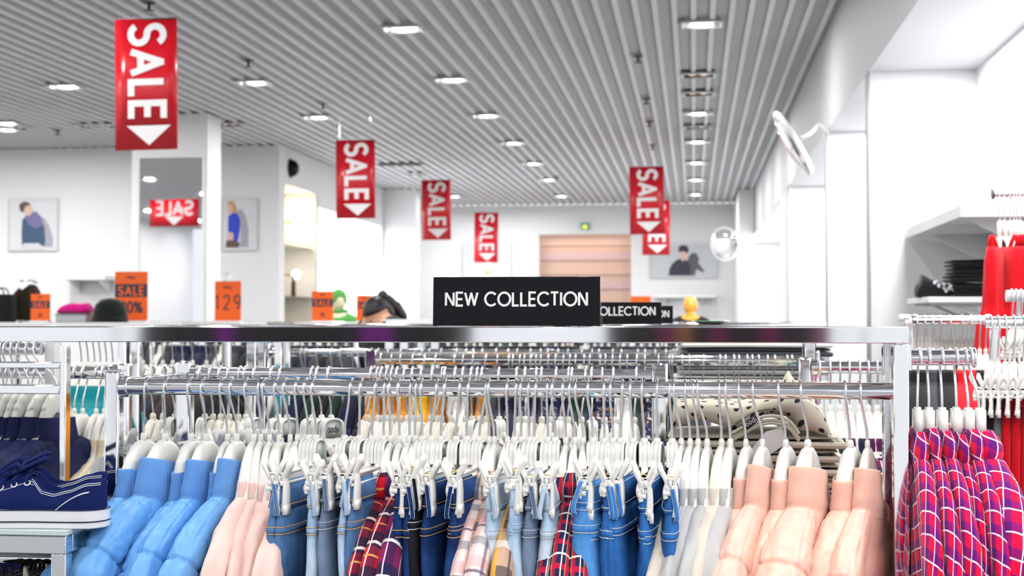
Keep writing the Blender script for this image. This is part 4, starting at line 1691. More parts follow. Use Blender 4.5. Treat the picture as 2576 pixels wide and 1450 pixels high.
# ================================================================ SIGNS ON THE RACK TOPS
def tent_sign(label, x, y, z, w, h, lean, words, th, yoff, rz=0.0, xo=0.0):
    """black acrylic easel sign that leans back, on a clear folded foot."""
    t = thing('table_sign', label, 'sign', (x, y, z), rz, 'black collection signs')
    R_ = Matrix.Rotation(-lean, 3, 'X')
    q = MB()
    q.box(R_ @ V((0, .002, h / 2)) + V((0, 0, .0015)), (w, .004, h), R_)
    q.build('panel', BLACKP, t, 'auto', .0008)
    q = MB()
    tw = text_w(words, th, .10)
    text(q, words, th, th * .172, lambda a, b: R_ @ V((a - tw / 2 + xo, -.0006, yoff + b)) + V((0, 0, .0015)), .10)
    q.build('lettering', LETTER, t, False)
    q = MB()
    top = R_ @ V((0, .005, h)) + V((0, 0, .0015))
    q.box2((-w / 2, .0, 0), (w / 2, .055, .0014))
    q.prism([(.055, 0), (top.y, top.z), (top.y + .002, top.z), (.057, 0)], lambda a, b, c: V((c, a, b)), (-w / 2, w / 2))
    q.build('acrylic_stand', ACRYL, t)
    return t


p = at(1297.5, 819.5, 2.312)
w = at(1508, 760, 2.312).x - at(1087, 760, 2.312).x
h = (at(1297, 697, 2.316) - at(1297, 820, 2.316)).z
tent_sign('black tent sign with white letters standing on the front rack', p.x, 2.313, ZTOP, w, h * 1.005, .06, 'NEW COLLECTION', .0212, h * .415)
y2 = 3.66
w2 = .275
xr = at(1664, 790, y2).x
tent_sign('smaller looking black sign on the second rack, right of the front sign', xr - w2 / 2, y2, ZTOP, w2, .056, .06, 'NEW COLLECTION', .0205, .023, xo=.009)
y3 = 4.55
xr = at(1693, 790, y3).x
tent_sign('farthest black sign, only its last letter shows', xr - w2 / 2, y3, ZTOP, w2, .056, .06, 'NEW COLLECTION', .0205, .020, xo=.012)

# ================================================================ THE RAILS BEHIND
G_NAVY = fabric('navy_cloth', (.012, .016, .055))
G_CREAM = fabric('cream_cloth', (.78, .70, .55))
G_WHITE = fabric('white_cloth', (.84, .83, .80))
G_GREEN = fabric('dark_green_cloth', (.012, .05, .035))
G_BLACK = fabric('black_cloth', (.008, .008, .010))
G_YEL = fabric('yellow_cloth', (.93, .52, .01))
G_ORA = fabric('amber_cloth', (.72, .26, .01))
G_BRN = fabric('brown_cloth', (.16, .07, .03))
G_FLO = speckle('navy_floral_cloth', (.012, .014, .06), [(.75, .6, .62), (.85, .35, .03), (.3, .35, .5)], 46, .45)
G_TEAL = fabric('teal_cloth', (.0, .27, .31))
G_PUR = fabric('plum_cloth', (.10, .005, .045))
G_GRY = fabric('charcoal_cloth', (.05, .055, .065))
G_RED = fabric('red_cloth', (.72, .002, .012))
G_YFL = speckle('yellow_floral_cloth', (.80, .66, .25), [(.75, .2, .2), (.08, .25, .12), (.85, .8, .7)], 30, .5)

SIMPLE = {}


def simple_mesh(kind, mat):
    """whole garment in one coarse mesh for the rails farther back."""
    k = (kind, mat.name)
    if k in SIMPLE:
        return SIMPLE[k]
    q = MB()
    R_ = random.Random(kind)
    o = kind * 1.7
    md = lambda z, an: 1 + .25 * min(1, max(0, (-z - .1) * 6)) * math.cos(6 * an + o)
    if kind < 4:
        torso(q, [(-.056, .018, .044), (-.078, .021, .074), (-.105, .023, .098), (-.135, .025, .128), (-.2, .027, .155), (-.58, .032, .17)], 18, md)
        for sd in (-1, 1):
            sleeve(q, sd, SLP, [(0, .019), (.3, .025), (.5, .028), (1, .023)], [(0, .021), (.3, .03), (.5, .034), (1, .028)], 14, 2.2, lambda t_, L, an: 1 + .12 * min(1, L * 4) * math.cos(3 * an + o + L * 6), 0, 4)
        collar(q, [(-.076, .026, .064), (-.045, .022, .055), (-.034, .019, .051), (-.07, .016, .048)], 20)
    else:
        # sleeveless dress or top: straps, then a gathered fall
        torso(q, [(-.118, .014, .115), (-.16, .02, .125), (-.30, .022, .125), (-.34, .03, .14), (-.95, .045, .21)], 30, lambda z, an: 1 + .3 * min(1, max(0, (-z - .15) * 4)) * math.cos(11 * an + o))
        for sd in (-1, 1):
            for fx in (-.008, .008):
                q.tube([(fx, sd * .08, -.122), (fx * .6, sd * .088, -.10), (0, sd * .092, -.083)], .0045, 6)
    SIMPLE[k] = q.mesh('garment', mat)
    return SIMPLE[k]


def simple(kind, mat, name, label, cat, group, loc, yaw, sx=1.0):
    o = put(name, simple_mesh(kind, mat), None, loc)
    o.rotation_euler = (0, 0, yaw)
    o.scale = (sx, 1, 1)
    return tag(o, label, cat, group)


LOWH = {}


def low_hanger(xh, xn, Y, zr, label, group, yaw=0.0, rr=.0135, flip=False):
    """distant hanger: hook and body only."""
    zn = zr + rr + .0021 - .094
    t = thing('coat_hanger', label, 'hanger', (xn, Y, zn), yaw, group)
    hk = put('hook', hook_mesh(xh - xn, True, flip), t)
    hk.rotation_euler = (0, 0, -yaw)
    put('body', M_COAT_LOW, t)
    return zn


# second rail
ROW2 = [(381, 385), (412, 410), (429, 440), (504, 515), (531, 536), (553, 555), (577, 577), (605, 600), (619, 618), (640, 637), (686, 700), (705, 722), (784, 786), (800, 809), (827, 833), (935, 925), (952, 951), (960, 966), (974, 975), (988, 987), (998, 1005), (1019, 1024), (1040, 1039), (1059, 1056), (1091, 1084), (1112, 1098), (1120, 1110), (1146, 1136), (1168, 1171), (1188, 1187), (1202, 1207), (1214, 1224), (1257, 1256), (1300, 1306), (1321, 1322), (1349, 1340), (1364, 1363), (1399, 1384), (1433, 1410), (1439, 1429), (1475, 1463), (1489, 1489), (1517, 1521), (1543, 1549), (1600, 1596)]
CL2 = {440: -.3, 515: -.1, 700: -.5, 722: -.45, 786: -.6, 809: -.55, 833: -.6, 1187: -.1, 1256: .3, 1410: .1, 1489: .2, 637: -.2}
R2 = random.Random(11)
HV = []
for i, (hp, np_) in enumerate(ROW2):
    xh, xn = at(hp, 945, Y2).x, at(np_, 1045, Y2).x
    lb = 'hanger on the second rail, %s from its left end' % nth(i + 1)
    fl = hp > 930 and R2.random() < .6
    if np_ in CL2:
        yw = CL2[np_]
        t, zn = hanger('C', xh, xn, Y2, Z2, 'white clip ' + lb, 'hangers on the second rail', yw, .0135, True, fl)
        put('panel', M_CLIPP, t)
        if np_ in (786, 809, 833):
            q = MB()
            tw = text_w('oodji', .014, .06)
            text(q, 'oodji', .014, .0022, lambda a, b: V((.0068, -tw * .5 * .8 + a * .8, -.032 + b)), .06)
            q.build('lettering', PRINTK, t, False)
        if np_ in (637, 700, 1256, 515, 1489):
            jeans(3, .8, R2.choice((D_DARK, D_GREY)), ST_PA, EDGE, 'dark jeans on the second rail, on its %s hanger' % nth(i + 1), 'jeans on the second rail', (xn, Y2, zn), yw)
        else:
            simple(5, R2.choice((G_NAVY, G_BLACK)), 'skirt', 'dark skirt on the second rail, under its %s hanger' % nth(i + 1), 'skirt', 'dark skirts on the second rail', (xn, Y2, zn + .05), yw, .7)
    else:
        yw = R2.uniform(-.12, .06) + (-.15 if 920 < np_ < 1140 else 0)
        kd = R2.choice(('T', 'I', 'I'))
        t, zn = hanger(kd, xh, xn, Y2, Z2, {'I': 'ivory'}.get(kd, 'white') + ' coat ' + lb, 'hangers on the second rail', yw, .0135, True, fl)
        m, nm = R2.choice(((G_NAVY, 'navy'), (G_BLACK, 'black'), (G_NAVY, 'navy'), (G_GRY, 'charcoal'), (G_BLACK, 'black')))
        if np_ < 560 and i % 2:
            m, nm = G_CREAM, 'cream'
        o = simple(R2.randrange(4), m, 'shirt', '%s shirt on the %s hanger of the second rail' % (nm, nth(i + 1)), 'shirt', 'shirts on the second rail', (xn, Y2, zn - .036), yw, min(.8, max(.35, min(abs(ROW2[k_][1] - np_) for k_ in (i - 1, i + 1) if 0 <= k_ < len(ROW2)) * Y2 / FPX / .055)))

# third rail
ROW3 = [955, 985, 1010, 1040, 1068, 1096, 1143, 1165, 1189, 1223, 1252, 1280, 1293, 1309, 1321, 1337, 1349, 1361, 1379, 1398, 1419, 1433, 1447, 1470, 1485, 1509, 1524, 1540, 1559, 1577, 1601, 1623, 1655, 1682, 1691, 1715, 1733, 1770, 1810, 1825, 1846, 1858, 1878, 1893, 1909, 1932, 1948, 1980, 1993]
for i, hp in enumerate(ROW3):
    xh = at(hp, 907, Y3).x
    xn = xh + R2.uniform(-.012, .012)
    zn = low_hanger(xh, xn, Y3, Z3, 'white hanger on the third rail, %s from its left end' % nth(i + 1), 'hangers on the third rail', R2.uniform(-.08, .08))
    if hp < 1010:
        m, nm = (G_ORA, 'amber')
    elif hp < 1100:
        m, nm = ((G_YEL, 'yellow'), (G_ORA, 'amber'))[i % 3 == 2]
    elif hp < 1170:
        m, nm = G_WHITE, 'white'
    elif hp < 1240:
        m, nm = ((G_BRN, 'brown'), (G_ORA, 'amber'))[i % 2]
    elif hp < 1760:
        m, nm = [(G_FLO, 'navy floral'), (G_WHITE, 'white'), (G_FLO, 'navy floral'), (G_NAVY, 'navy'), (G_GREEN, 'dark green'), (G_NAVY, 'navy')][R2.randrange(6)]
    else:
        m, nm = [(G_WHITE, 'white'), (G_TEAL, 'teal'), (G_GRY, 'charcoal'), (G_WHITE, 'white')][R2.randrange(4)]
    simple(R2.randrange(4), m, 'blouse', '%s blouse on the %s hanger of the third rail' % (nm, nth(i + 1)), 'blouse', 'blouses on the third rail', (xn, Y3, zn + .018), R2.uniform(-.08, .08), 1.15 if hp < 1110 else min(1, max(.7, min(abs(ROW3[k_] - hp) for k_ in (i - 1, i + 1) if 0 <= k_ < len(ROW3)) * Y3 / FPX / .06)))
# fourth and fifth rails
for i in range(38):
    x = at(690, 889, Y4).x + (at(1690, 889, Y4).x - at(690, 889, Y4).x) * (i + .5 + R2.uniform(-.35, .35)) / 38
    zn = low_hanger(x, x + R2.uniform(-.01, .01), Y4, Z4, 'white hanger on the fourth rail, %s from its left end' % nth(i + 1), 'hangers on the fourth rail', R2.uniform(-.1, .1))
    m, nm = [(G_BLACK, 'black'), (G_NAVY, 'navy'), (G_GRY, 'charcoal'), (G_WHITE, 'white'), (G_GREEN, 'dark green')][R2.randrange(5)]
    simple(R2.randrange(4), m, 'blouse', '%s blouse on the %s hanger of the fourth rail' % (nm, nth(i + 1)), 'blouse', 'blouses on the fourth rail', (x, Y4, zn + .012), 0, .8)
for i in range(64):
    x = at(340, 870, Y5).x + (at(2070, 870, Y5).x - at(340, 870, Y5).x) * (i + .5 + R2.uniform(-.3, .3)) / 64
    zn = low_hanger(x, x, Y5, 1.33, 'white hanger on the fifth rail, %s from its left end' % nth(i + 1), 'hangers on the fifth rail')
    m, nm = [(G_BLACK, 'black'), (G_GRY, 'charcoal'), (G_BLACK, 'black'), (G_GREEN, 'dark green')][R2.randrange(4)]
    simple(R2.randrange(4), m, 'coat', '%s coat on the %s hanger of the fifth rail' % (nm, nth(i + 1)), 'coat', 'dark coats on the fifth rail', (x, Y5, zn + .015), 0, 1.4)

Y6 = 7.6
for j, (pa, pb, n6) in enumerate(((1110, 2050, 40), (400, 880, 22))):
    rail('sixth chrome clothes rail, %s part, before the far tables' % ('right', 'left')[j], at(pa - 10, 860, Y6).x, at(pb + 10, 860, Y6).x, Y6, 1.315, .0135)
    for i in range(n6):
        x = at(pa, 870, Y6).x + (at(pb, 870, Y6).x - at(pa, 870, Y6).x) * (i + .5 + R2.uniform(-.3, .3)) / n6
        zn = low_hanger(x, x, Y6, 1.315, 'hanger on the %s part of the sixth rail, %s from its left end' % (('right', 'left')[j], nth(i + 1)), 'hangers on the sixth rail')
        m, nm = [(G_BLACK, 'black'), (G_GRY, 'charcoal'), (G_BLACK, 'black'), (G_NAVY, 'navy'), (G_WHITE, 'white')][R2.choice((0, 1, 2, 3, 0, 1, 3, 4))]
        simple(R2.randrange(4), m, 'coat', '%s coat on the %s part of the sixth rail, %s from its left end' % (nm, ('right', 'left')[j], nth(i + 1)), 'coat', 'coats on the sixth rail', (x, Y6, zn + .015), 0, 1.3)

# ================================================================ RIGHT SIDE ARM WITH MAGENTA CHECK SHIRTS
YP = 2.33
zp = at(2370, 900, YP).z
xa, xb = at(2289, 900, YP).x, at(2447, 900, YP).x
t = thing('side_arm', 'short chrome side arm on the right that carries the magenta check shirts', 'clothes rail', (xa, YP, 0))
q = MB()
q.tube([(0, 0, zp), (xb - xa, 0, zp)], .0122, 20)
q.build('rail_tube', CHROME, t)
q = MB()
q.lathe([(.001, 0), (.0155, 0), (.0165, .002), (.0155, .004), (.001, .005)], 24, (xb - xa, 0, zp), Matrix.Rotation(PI / 2, 3, 'Y'))
q.build('end_cap', CHROME, t)
q = MB()
q.box2((-.004, -.016, zp - .02), (.0, .016, zp + .02))
q.build('mount_plate', CHROME, t)
for i, (hp, np_) in enumerate([(2314, 2308), (2339, 2337), (2371, 2370), (2405, 2406), (2430, 2436), (2441, 2463)]):
    xh, xn = at(hp, 900, YP).x, at(np_, 1030, YP).x
    yw = (-.02, .02, .04, .06, .06, .12)[i]
    tl = (.04, .0, .0, .12, .02, .0)[i]
    hr, zn = hanger('F', xh, xn, YP, zp, 'white square-necked hanger inside the %s magenta check shirt' % nth(i + 1), 'square-necked hangers on the side arm', yw, .0122, flip=True, tilt=tl)
    o = garment('shirt_wide', i % 3 + 1, (PL_MAG,) * 3, 'plaid_shirt', 'magenta check shirt, %s from the left on the side arm' % nth(i + 1), 'shirt', 'magenta check shirts on the side arm', (xn, YP, zn), yw)
    o.rotation_euler = (tl, 0, yw)
    o.scale = ((.46, .38, .44, .40, .42, .8)[i], 1, 1)

# ================================================================ LEFT: RAILS WITH NAVY JACKETS, CREAM JACKETS, TEAL DRESSES
NAVYJ = paint('navy_nylon', (.006, .012, .065), .6, 0, .05, 8, .12, 160, spec=.2)
CREAMJ = paint('cream_quilt', (.80, .70, .52), .55, 0, .04, 8, .12, 160)
YA = 2.85
zA = at(30, 878, YA).z
rail('upper left clothes rail that carries the navy jackets', at(-200, 878, YA).x, at(106, 878, YA).x, YA, zA, .0134, True, False)
q = thing('rack_post', 'white square post at the right end of the upper left rail', 'post', (at(121, 880, YA).x, YA + .02, 0))
b_ = MB()
b_.box2((-.0115, -.0115, 0), (.0115, .0115, ZTOP))
b_.build('shaft', WHITE, q, 'auto', .001)
b_ = MB()
b_.box2((-.03, -.03, 0), (.03, .03, .008))
b_.build('foot_plate', STEEL, q)
for i, (hp, np_, sc) in enumerate([(7, 8, .6), (19, 30, .55), (35, 52, .55), (52, 72, .7), (73, 108, 1.05), (92, 142, .7)]):
    xh, xn = at(hp, 878, YA).x, at(np_, 985, YA).x
    hr, zn = hanger('K', xh, xn, YA, zA, 'white coat hanger inside the %s navy puffer jacket from the left edge' % nth(i + 1), 'hangers on the upper left rail', -.3, .0134)
    o = garment('puffer', i % 3 + 1, (NAVYJ, NAVYJ, NAVYJ), 'puffer_jacket', 'navy puffer jacket, %s from the left edge, behind the shoes' % nth(i + 1), 'jacket', 'navy jackets on the upper left rail', (xn, YA, zn - .034), -.3)
    o.scale = (sc, 1, 1)
    for c_ in hr.children:
        if c_.name.startswith('body'):
            c_.scale = (min(1, sc * .85), 1, 1)
    if i in (0, 2):
        q = MB()
        q.sphere((0, -.215, -.185), (.030, .016, .028), 14, 8)
        q.build('badge', paint('red_badge', (.55, .02, .05), .3, 0, .3, 60), o)
YBR = 2.98
zB = at(150, 938, YBR).z
rail('lower left clothes rail that carries the cream jackets', at(-200, 938, YBR).x, at(300, 938, YBR).x, YBR, zB, .0134, True, True)
for i, (hp, np_) in enumerate([(8, 12), (24, 26), (43, 44), (74, 70), (93, 88), (191, 187), (211, 208), (245, 242), (262, 262), (282, 284)]):
    xh, xn = at(hp, 938, YBR).x, at(np_, 1035, YBR).x
    if i < 5:
        zn = low_hanger(xh, xn, YBR, zB, 'hanger on the lower left rail, %s from the left edge' % nth(i + 1), 'hangers on the lower left rail', 0, .0134, True)
        simple(i % 4, G_NAVY, 'shirt', 'navy shirt on the lower left rail, %s from the left edge' % nth(i + 1), 'shirt', 'navy shirts on the lower left rail', (xn, YBR, zn - .03), 0, .8)
    else:
        hr, zn = hanger('K', xh, xn, YBR, zB, 'white coat hanger inside the %s cream jacket from the left' % nth(i - 4), 'hangers on the lower left rail', -.1, .0134, False, True)
        o = garment('puffer', i % 3 + 1, (CREAMJ, CREAMJ, CREAMJ), 'puffer_jacket', 'cream quilted jacket, %s from the left, beside the square post' % nth(i - 4), 'jacket', 'cream jackets on the lower left rail', (xn, YBR, zn - .034), -.1)
        o.scale = (.62, 1, 1)
        for c_ in hr.children:
            if c_.name.startswith('body'):
                c_.scale = (.68, 1, 1)
# mirrored frame of the left fixture
t = thing('chrome_frame', 'chrome side frame of the left fixture with a mirrored cross bar', 'rack', (at(164, 980, 2.78).x, 2.78, 0))
X0 = t.location.x
q = MB()
q.box2((-.0065, -.0125, 0), (.0065, .0125, at(160, 868, 2.78).z))
q.build('upright', CHROME, t, 'auto', .002)
q = MB()
q.box2((at(-200, 980, 2.78).x - X0, -.0125, at(80, 991, 2.78).z), (-.0065, .0125, at(80, 968, 2.78).z))
q.build('cross_bar', CHROME, t, 'auto', .002)
q = MB()
q.box2((at(-200, 980, 2.78).x - X0, -.0125, at(80, 927, 2.78).z), (-.0065, .0125, at(80, 911, 2.78).z))
q.build('upper_bar', CHROME, t, 'auto', .002)
YT = 3.6
zT = 1.318
rail('short rail with teal dresses behind the left fixture', at(150, 840, YT).x, at(330, 840, YT).x, YT, zT, .0125, ptop=zT + .005)
for i, px in enumerate((205, 222, 238, 253, 268, 284)):
    x = at(px, 889, YT).x
    zn = low_hanger(x, x, YT, zT, 'white hanger of the %s teal dress from the left' % nth(i + 1), 'hangers of the teal dresses', -.1)
    simple(i % 4, G_TEAL, 'dress', 'teal dress, %s from the left, behind the cream jackets' % nth(i + 1), 'dress', 'teal dresses on the left', (x, YT, zn - .024), -.1, 1.25)
YD = 4.3  # these dark coats stand in for a person in a brown jacket
rail('rail of dark coats in place of a person, behind the left end of the second rail', at(320, 840, YD).x, at(560, 840, YD).x, YD, 1.305, .0125, ptop=1.31)
for i, px in enumerate((335, 360, 385, 410, 435, 460, 485, 520, 545)):
    x = at(px, 860, YD).x
    zn = low_hanger(x, x, YD, 1.305, 'hanger of the %s brown or black coat from the left' % nth(i + 1), 'hangers of the dark coats', -.2)
    m, nm = ((fabric('dark_brown_cloth', (.035, .016, .014)), 'dark brown') if i % 2 else (G_BLACK, 'black'))
    simple(i % 4, m, 'coat', '%s coat in place of a person, %s from the left behind the second rail' % (nm, nth(i + 1)), 'coat', 'dark coats on the left', (x, YD, zn - .024), -.2, 1.5)

# ================================================================ SHOE BENCH AND NAVY SHOES
YS = 2.10
zb = at(80, 1349, YS).z
xe = at(166, 1349, YS).x
t = thing('shoe_bench', 'chrome framed bench with a glass top carrying the navy shoes', 'bench', (xe - .45, YS + .15, 0))
for nm, a, b in (('front_bar', (-.45, -.15, zb - .027), (.45, -.125, zb)), ('back_bar', (-.45, .125, zb - .027), (.45, .15, zb)), ('side_bar', (.425, -.125, zb - .027), (.45, .125, zb)), ('side_bar', (-.45, -.125, zb - .027), (-.425, .125, zb))):
    q = MB()
    q.box2(a, b)
    q.build(nm, CHROME, t, 'auto', .0015)
q = MB()
q.box2((-.45, -.149, zb + .0005), (.45, .15, zb + .0085))
q.build('glass_top', paint('pale_glass_top', (.62, .74, .72), .06, 0, .02, 6, coat=.5), t, 'auto', .001)
for sx in (-.4375, .4375):
    for sy in (-.1375, .1375):
        q = MB()
        q.box((sx, sy, (zb - .027) / 2), (.024, .024, zb - .0275))
        q.build('leg', CHROME, t, 'auto', .0015)
q = MB()
q.tube([(-.43, 0, zb - .06), (.43, 0, zb - .06)], .009, 14)
q.build('hanging_bar', CHROME, t)
SEQ = speckle('black_sequin_cloth', (.006, .006, .008), [(.35, .36, .42), (.10, .05, .2)], 260, .32)
for i, px in enumerate((2, 26, 48, 70, 92, 128)):
    x = at(px, 1420, YS + .15).x
    o = put('skirt', None, None) if False else simple(5, G_CREAM if px > 120 else SEQ, 'skirt', 'cream skirt hanging under the shoe bench' if px > 120 else 'black sequinned skirt under the shoe bench, %s from the left' % nth(i + 1), 'skirt', 'skirts under the shoe bench', (x, YS + .15, zb + .025), 0, .5)
CANV = fabric('navy_canvas', (.005, .014, .10), .9, .12, 1400, 0)
RUB = paint('white_rubber', (.84, .85, .88), .45, 0, .02, 20)
LACE = fabric('navy_lace', (.006, .017, .11), .9, .1, 900, 0)
LINING = fabric('dark_lining', (.006, .008, .02))
NLINE = paint('navy_foxing_line', (.01, .012, .05), .5, 0, .05, 20)
THREAD = paint('white_thread', (.86, .87, .90), .7, 0, .03, 60)
EYEL = paint('white_eyelet', (.85, .86, .88), .25, .3, .02, 40)


def shoe_w(s):
    return lerp([(0, .006), (.004, .017), (.012, .026), (.025, .031), (.05, .034), (.10, .035), (.18, .045), (.23, .042), (.26, .028), (.272, .012)], s)


def shoe_top(s):
    return lerp([(0, .074), (.02, .073), (.05, .062), (.075, .056), (.094, .060), (.112, .079), (.125, .080), (.15, .073), (.20, .056), (.235, .047), (.262, .038), (.272, .030)], s)


def make_shoe(label, loc, rz):
    t = thing('canvas_shoe', label, 'shoe', loc, rz, 'navy canvas shoes on the bench')
    up = MB()
    ins = MB()
    R1, R2_ = [], []
    for i in range(46):
        s = .272 * i / 45
        w = shoe_w(s)
        h = shoe_top(s)
        wt = w * lerp([(0, .75), (.09, .62), (.115, .48), (.2, .5), (.25, .7), (.272, .8)], s)
        ring = [(-w * .93, .022), (-w, .032), (-w * .97, .022 + (h - .022) * .5), (-wt, h - .002), (-wt + .002, h)]
        mid = .03 if .008 < s < .108 else h + .004
        mid = lerp([(0, .066), (.008, .03), (.104, .03), (.118, shoe_top(.118) + .003), (.272, .034)], s) if s < .118 else h + lerp([(.118, .003), (.2, .006), (.25, .004), (.272, .003)], s)
        inner = [(-wt + .0045, h - .001), (-wt * .55, mid)]
        full = ring + inner + [(-a, b) for a, b in reversed(inner)] + [(-a, b) for a, b in reversed(ring)]
        R1.append([V((-s, a, b)) for a, b in full])
    up.loft(R1, False, False, False)
    n = len(R1[0])
    for end in (0, -1):
        up.face([up.add(p) for p in R1[end]])
    up.build('upper', CANV, t, True, 0, None)
    so = MB()
    prof = []
    for i in range(40):
        a = 2 * PI * i / 40
        prof.append(a)
    out = []
    K = 30
    for i in range(K + 1):
        s = .001 + .276 * i / K
        out.append((s, shoe_w(min(.272, max(0, s - .002))) + .0035))
    pl = [V((-s + .004, -w, 0)) for s, w in out] + [V((-s + .004, w, 0)) for s, w in reversed(out)]
    so.loft([[p + V((0, 0, z)) + V((0, 0, .006 * max(0, (-p.x - .2) / .07))) for p in pl] for z in (0, .003, .0265, .0285)])
    so.build('sole', RUB, t, 'auto', .0015)
    ln = MB()
    for zc, r_ in ((.0105, .0011), (.0285, .0008)):
        pts = [p * 1.0 + V((0, (-.0006 if p.y < 0 else .0006), zc + .006 * max(0, (-p.x - .2) / .07))) for p in pl]
        ln.tube(pts + [pts[0]], r_, 6)
    ln.build('foxing_line', NLINE, t)
    tg = MB()
    R3 = []
    for i in range(9):
        f = i / 8
        x = -.200 + .098 * f
        z = shoe_top(.200) + .004 + (.099 - shoe_top(.2)) * (f ** 1.15)
        w = .014 + .009 * f
        R3.append([V((x, -w, z - .002)), V((x, -w * .5, z + .004)), V((x, 0, z + .006)), V((x, w * .5, z + .004)), V((x, w, z - .002)), V((x + .003, w * .5, z - .001)), V((x + .003, 0, z + .001)), V((x + .003, -w * .5, z - .001))])
    tg.loft(R3)
    tg.build('tongue', CANV, t, True)
    st = MB()
    for off in (.0025, .0055):
        pts = []
        for i in range(24):
            s = .003 + .11 * i / 23
            w = shoe_w(s)
            wt = w * lerp([(0, .75), (.09, .62), (.115, .48), (.2, .5)], s)
            hh = shoe_top(s)
            f = off / (hh - .022)
            a0 = V((-s, -wt, hh - .002))
            b0 = V((-s, -w * .97, .022 + (hh - .022) * .5))
            pts.append(a0.lerp(b0, min(1, f * 2)) + V((0, -.0008, 0)))
        st.tube(pts, .00055, 5)
        st.tube([V((p.x, -p.y, p.z)) for p in pts], .00055, 5)
        # eyestay line to the toe
        pts = []
        for i in range(18):
            s = .108 + .15 * i / 17
            w = shoe_w(s)
            hh = shoe_top(s)
            f = lerp([(0, .25), (1, .95)], i / 17)
            wt = w * lerp([(.09, .62), (.115, .48), (.2, .5), (.25, .7)], s)
            pts.append(V((-s, -wt, hh - .002)).lerp(V((-s, -w * .97, .022 + (hh - .022) * .5)), f) + V((0, -.0012, -off * .8)))
        st.tube(pts, .00055, 5)
        # heel patch curve
        pts = []
        for i in range(12):
            f = i / 11
            s = .014 + .055 * f + off * .5
            zz = .058 - .031 * f ** 1.6 - off * .5
            w = shoe_w(s)
            pts.append(V((-s, -w * (1.0 - .05 * (zz - .03) / .03) - .0008, zz)))
        st.tube(pts, .00055, 5)
    st.build('stitching', THREAD, t)
    ey = []
    for i in range(6):
        s = .118 + .021 * i
        w = shoe_w(s)
        wt = w * lerp([(.09, .62), (.115, .48), (.2, .5), (.25, .7)], s)
        hh = shoe_top(s)
        p = V((-s, -wt, hh - .002)).lerp(V((-s, -w * .97, .022 + (hh - .022) * .5)), .32)
        ey.append(p)
    for p in ey:
        for sg in (1, -1):
            e = MB()
            c = V((p.x, p.y * sg - .001 * sg, p.z))
            nrm = V((0, -.75 * sg, .66)).normalized()
            u = V((1, 0, 0))
            v = nrm.cross(u)
            e.tube([c + (u * math.cos(a * PI / 8) + v * math.sin(a * PI / 8)) * .0042 for a in range(17)], .0013, 6)
            e.build('eyelet', EYEL, t)
    lc = MB()
    for i, p in enumerate(ey):
        a = p + V((0, 0, .001))
        b = V((p.x - .004, -p.y, p.z))
        top = max(a.z, b.z) + .009
        m_ = V(((a.x + b.x) / 2 + .004, 0, top))
        pts = spl([a + V((0, .002, -.004)), a + V((-.001, -.003, .006)), a.lerp(m_, .5) + V((0, -.001, .008)), m_, m_.lerp(b, .5) + V((0, 0, .006)), b], 5)
        lc.tube(pts, .0026, 8)
        if i < len(ey) - 1:
            q_ = ey[i + 1]
            pts = spl([V((p.x, -p.y, p.z)), V((p.x - .008, -p.y * .4, p.z + .012)), V((q_.x + .004, q_.y * .5, q_.z + .014)), q_ + V((0, -.002, .004))], 5)
            lc.tube(pts, .0026, 8)
    for sg in (-1, 1):
        k = ey[0] + V((-.02, .012, .016))
        lc.tube(spl([k, k + V((.0, sg * .018, .012)), k + V((-.022, sg * .026, -.004)), k + V((-.03, sg * .012, -.012)), k + V((-.012, sg * .004, .0))], 6), .0024, 8)
    lc.build('laces', LACE, t)
    return t


yS1 = YS + .055
sh = make_shoe('navy canvas shoe in front, toe to the left, on the glass bench', (at(266, 1310, yS1).x, yS1, zb + .0085), .0)
zsh = sh.location.z
dup(sh, (at(266, 1310, yS1).x - .042, yS1 + .100, zsh), .03, 'navy canvas shoe behind the front one, mostly hidden')
t = thing('insole', 'white dimpled oval insole standing behind the navy shoe heel', 'insole', (at(262, 1240, YS + .27).x, YS + .27, zsh - .0))
q = MB()
zc = at(262, 1193, YS + .27).z - zsh
q.lathe([(.001, -.003), (1, -.003), (1.04, 0), (1, .003), (.001, .003)], 40, (0, 0, 0))
q.v = [(a * .026, -c * .8, b * .030 + zc) if False else (a * .024, c, b * .030 + zc) for a, b, c in q.v]
q.build('pad', paint('dimpled_white_foam', (.82, .83, .85), .6, 0, .02, 30, .8, 320), t)
q = MB()
q.box2((-.016, -.004, 0), (.016, .004, zc - .024))
q.build('stand', WHITE, t)

# ================================================================ FOLDED POLKA-DOT SWEATSHIRTS
YF = 2.70
xf0, xf1 = at(1690, 1100, YF - .1).x, at(2092, 1100, YF - .1).x
zf = at(1900, 1262, YF - .15).z
t = thing('display_stand', 'white stand under the folded polka-dot sweatshirts', 'table', ((xf0 + xf1) / 2, YF, 0))
q = MB()
q.box2((-.17, -.13, zf - .02), (.17, .16, zf))
q.build('top', WHITE, t, 'auto', .002)
for sx in (-.16, .16):
    for sy in (-.12, .15):
        q = MB()
        q.box((sx, sy, (zf - .02) / 2), (.02, .02, zf - .0205))
        q.build('leg', CHROME, t)
POLKA = polka('oatmeal_polka_knit', (.60, .55, .44), (.012, .014, .02), 33)
OAT = fabric('oatmeal_knit', (.58, .54, .44))
GREYF = fabric('grey_folded_knit', (.34, .35, .34))
RIBD = fabric('dark_rib', (.16, .15, .11))


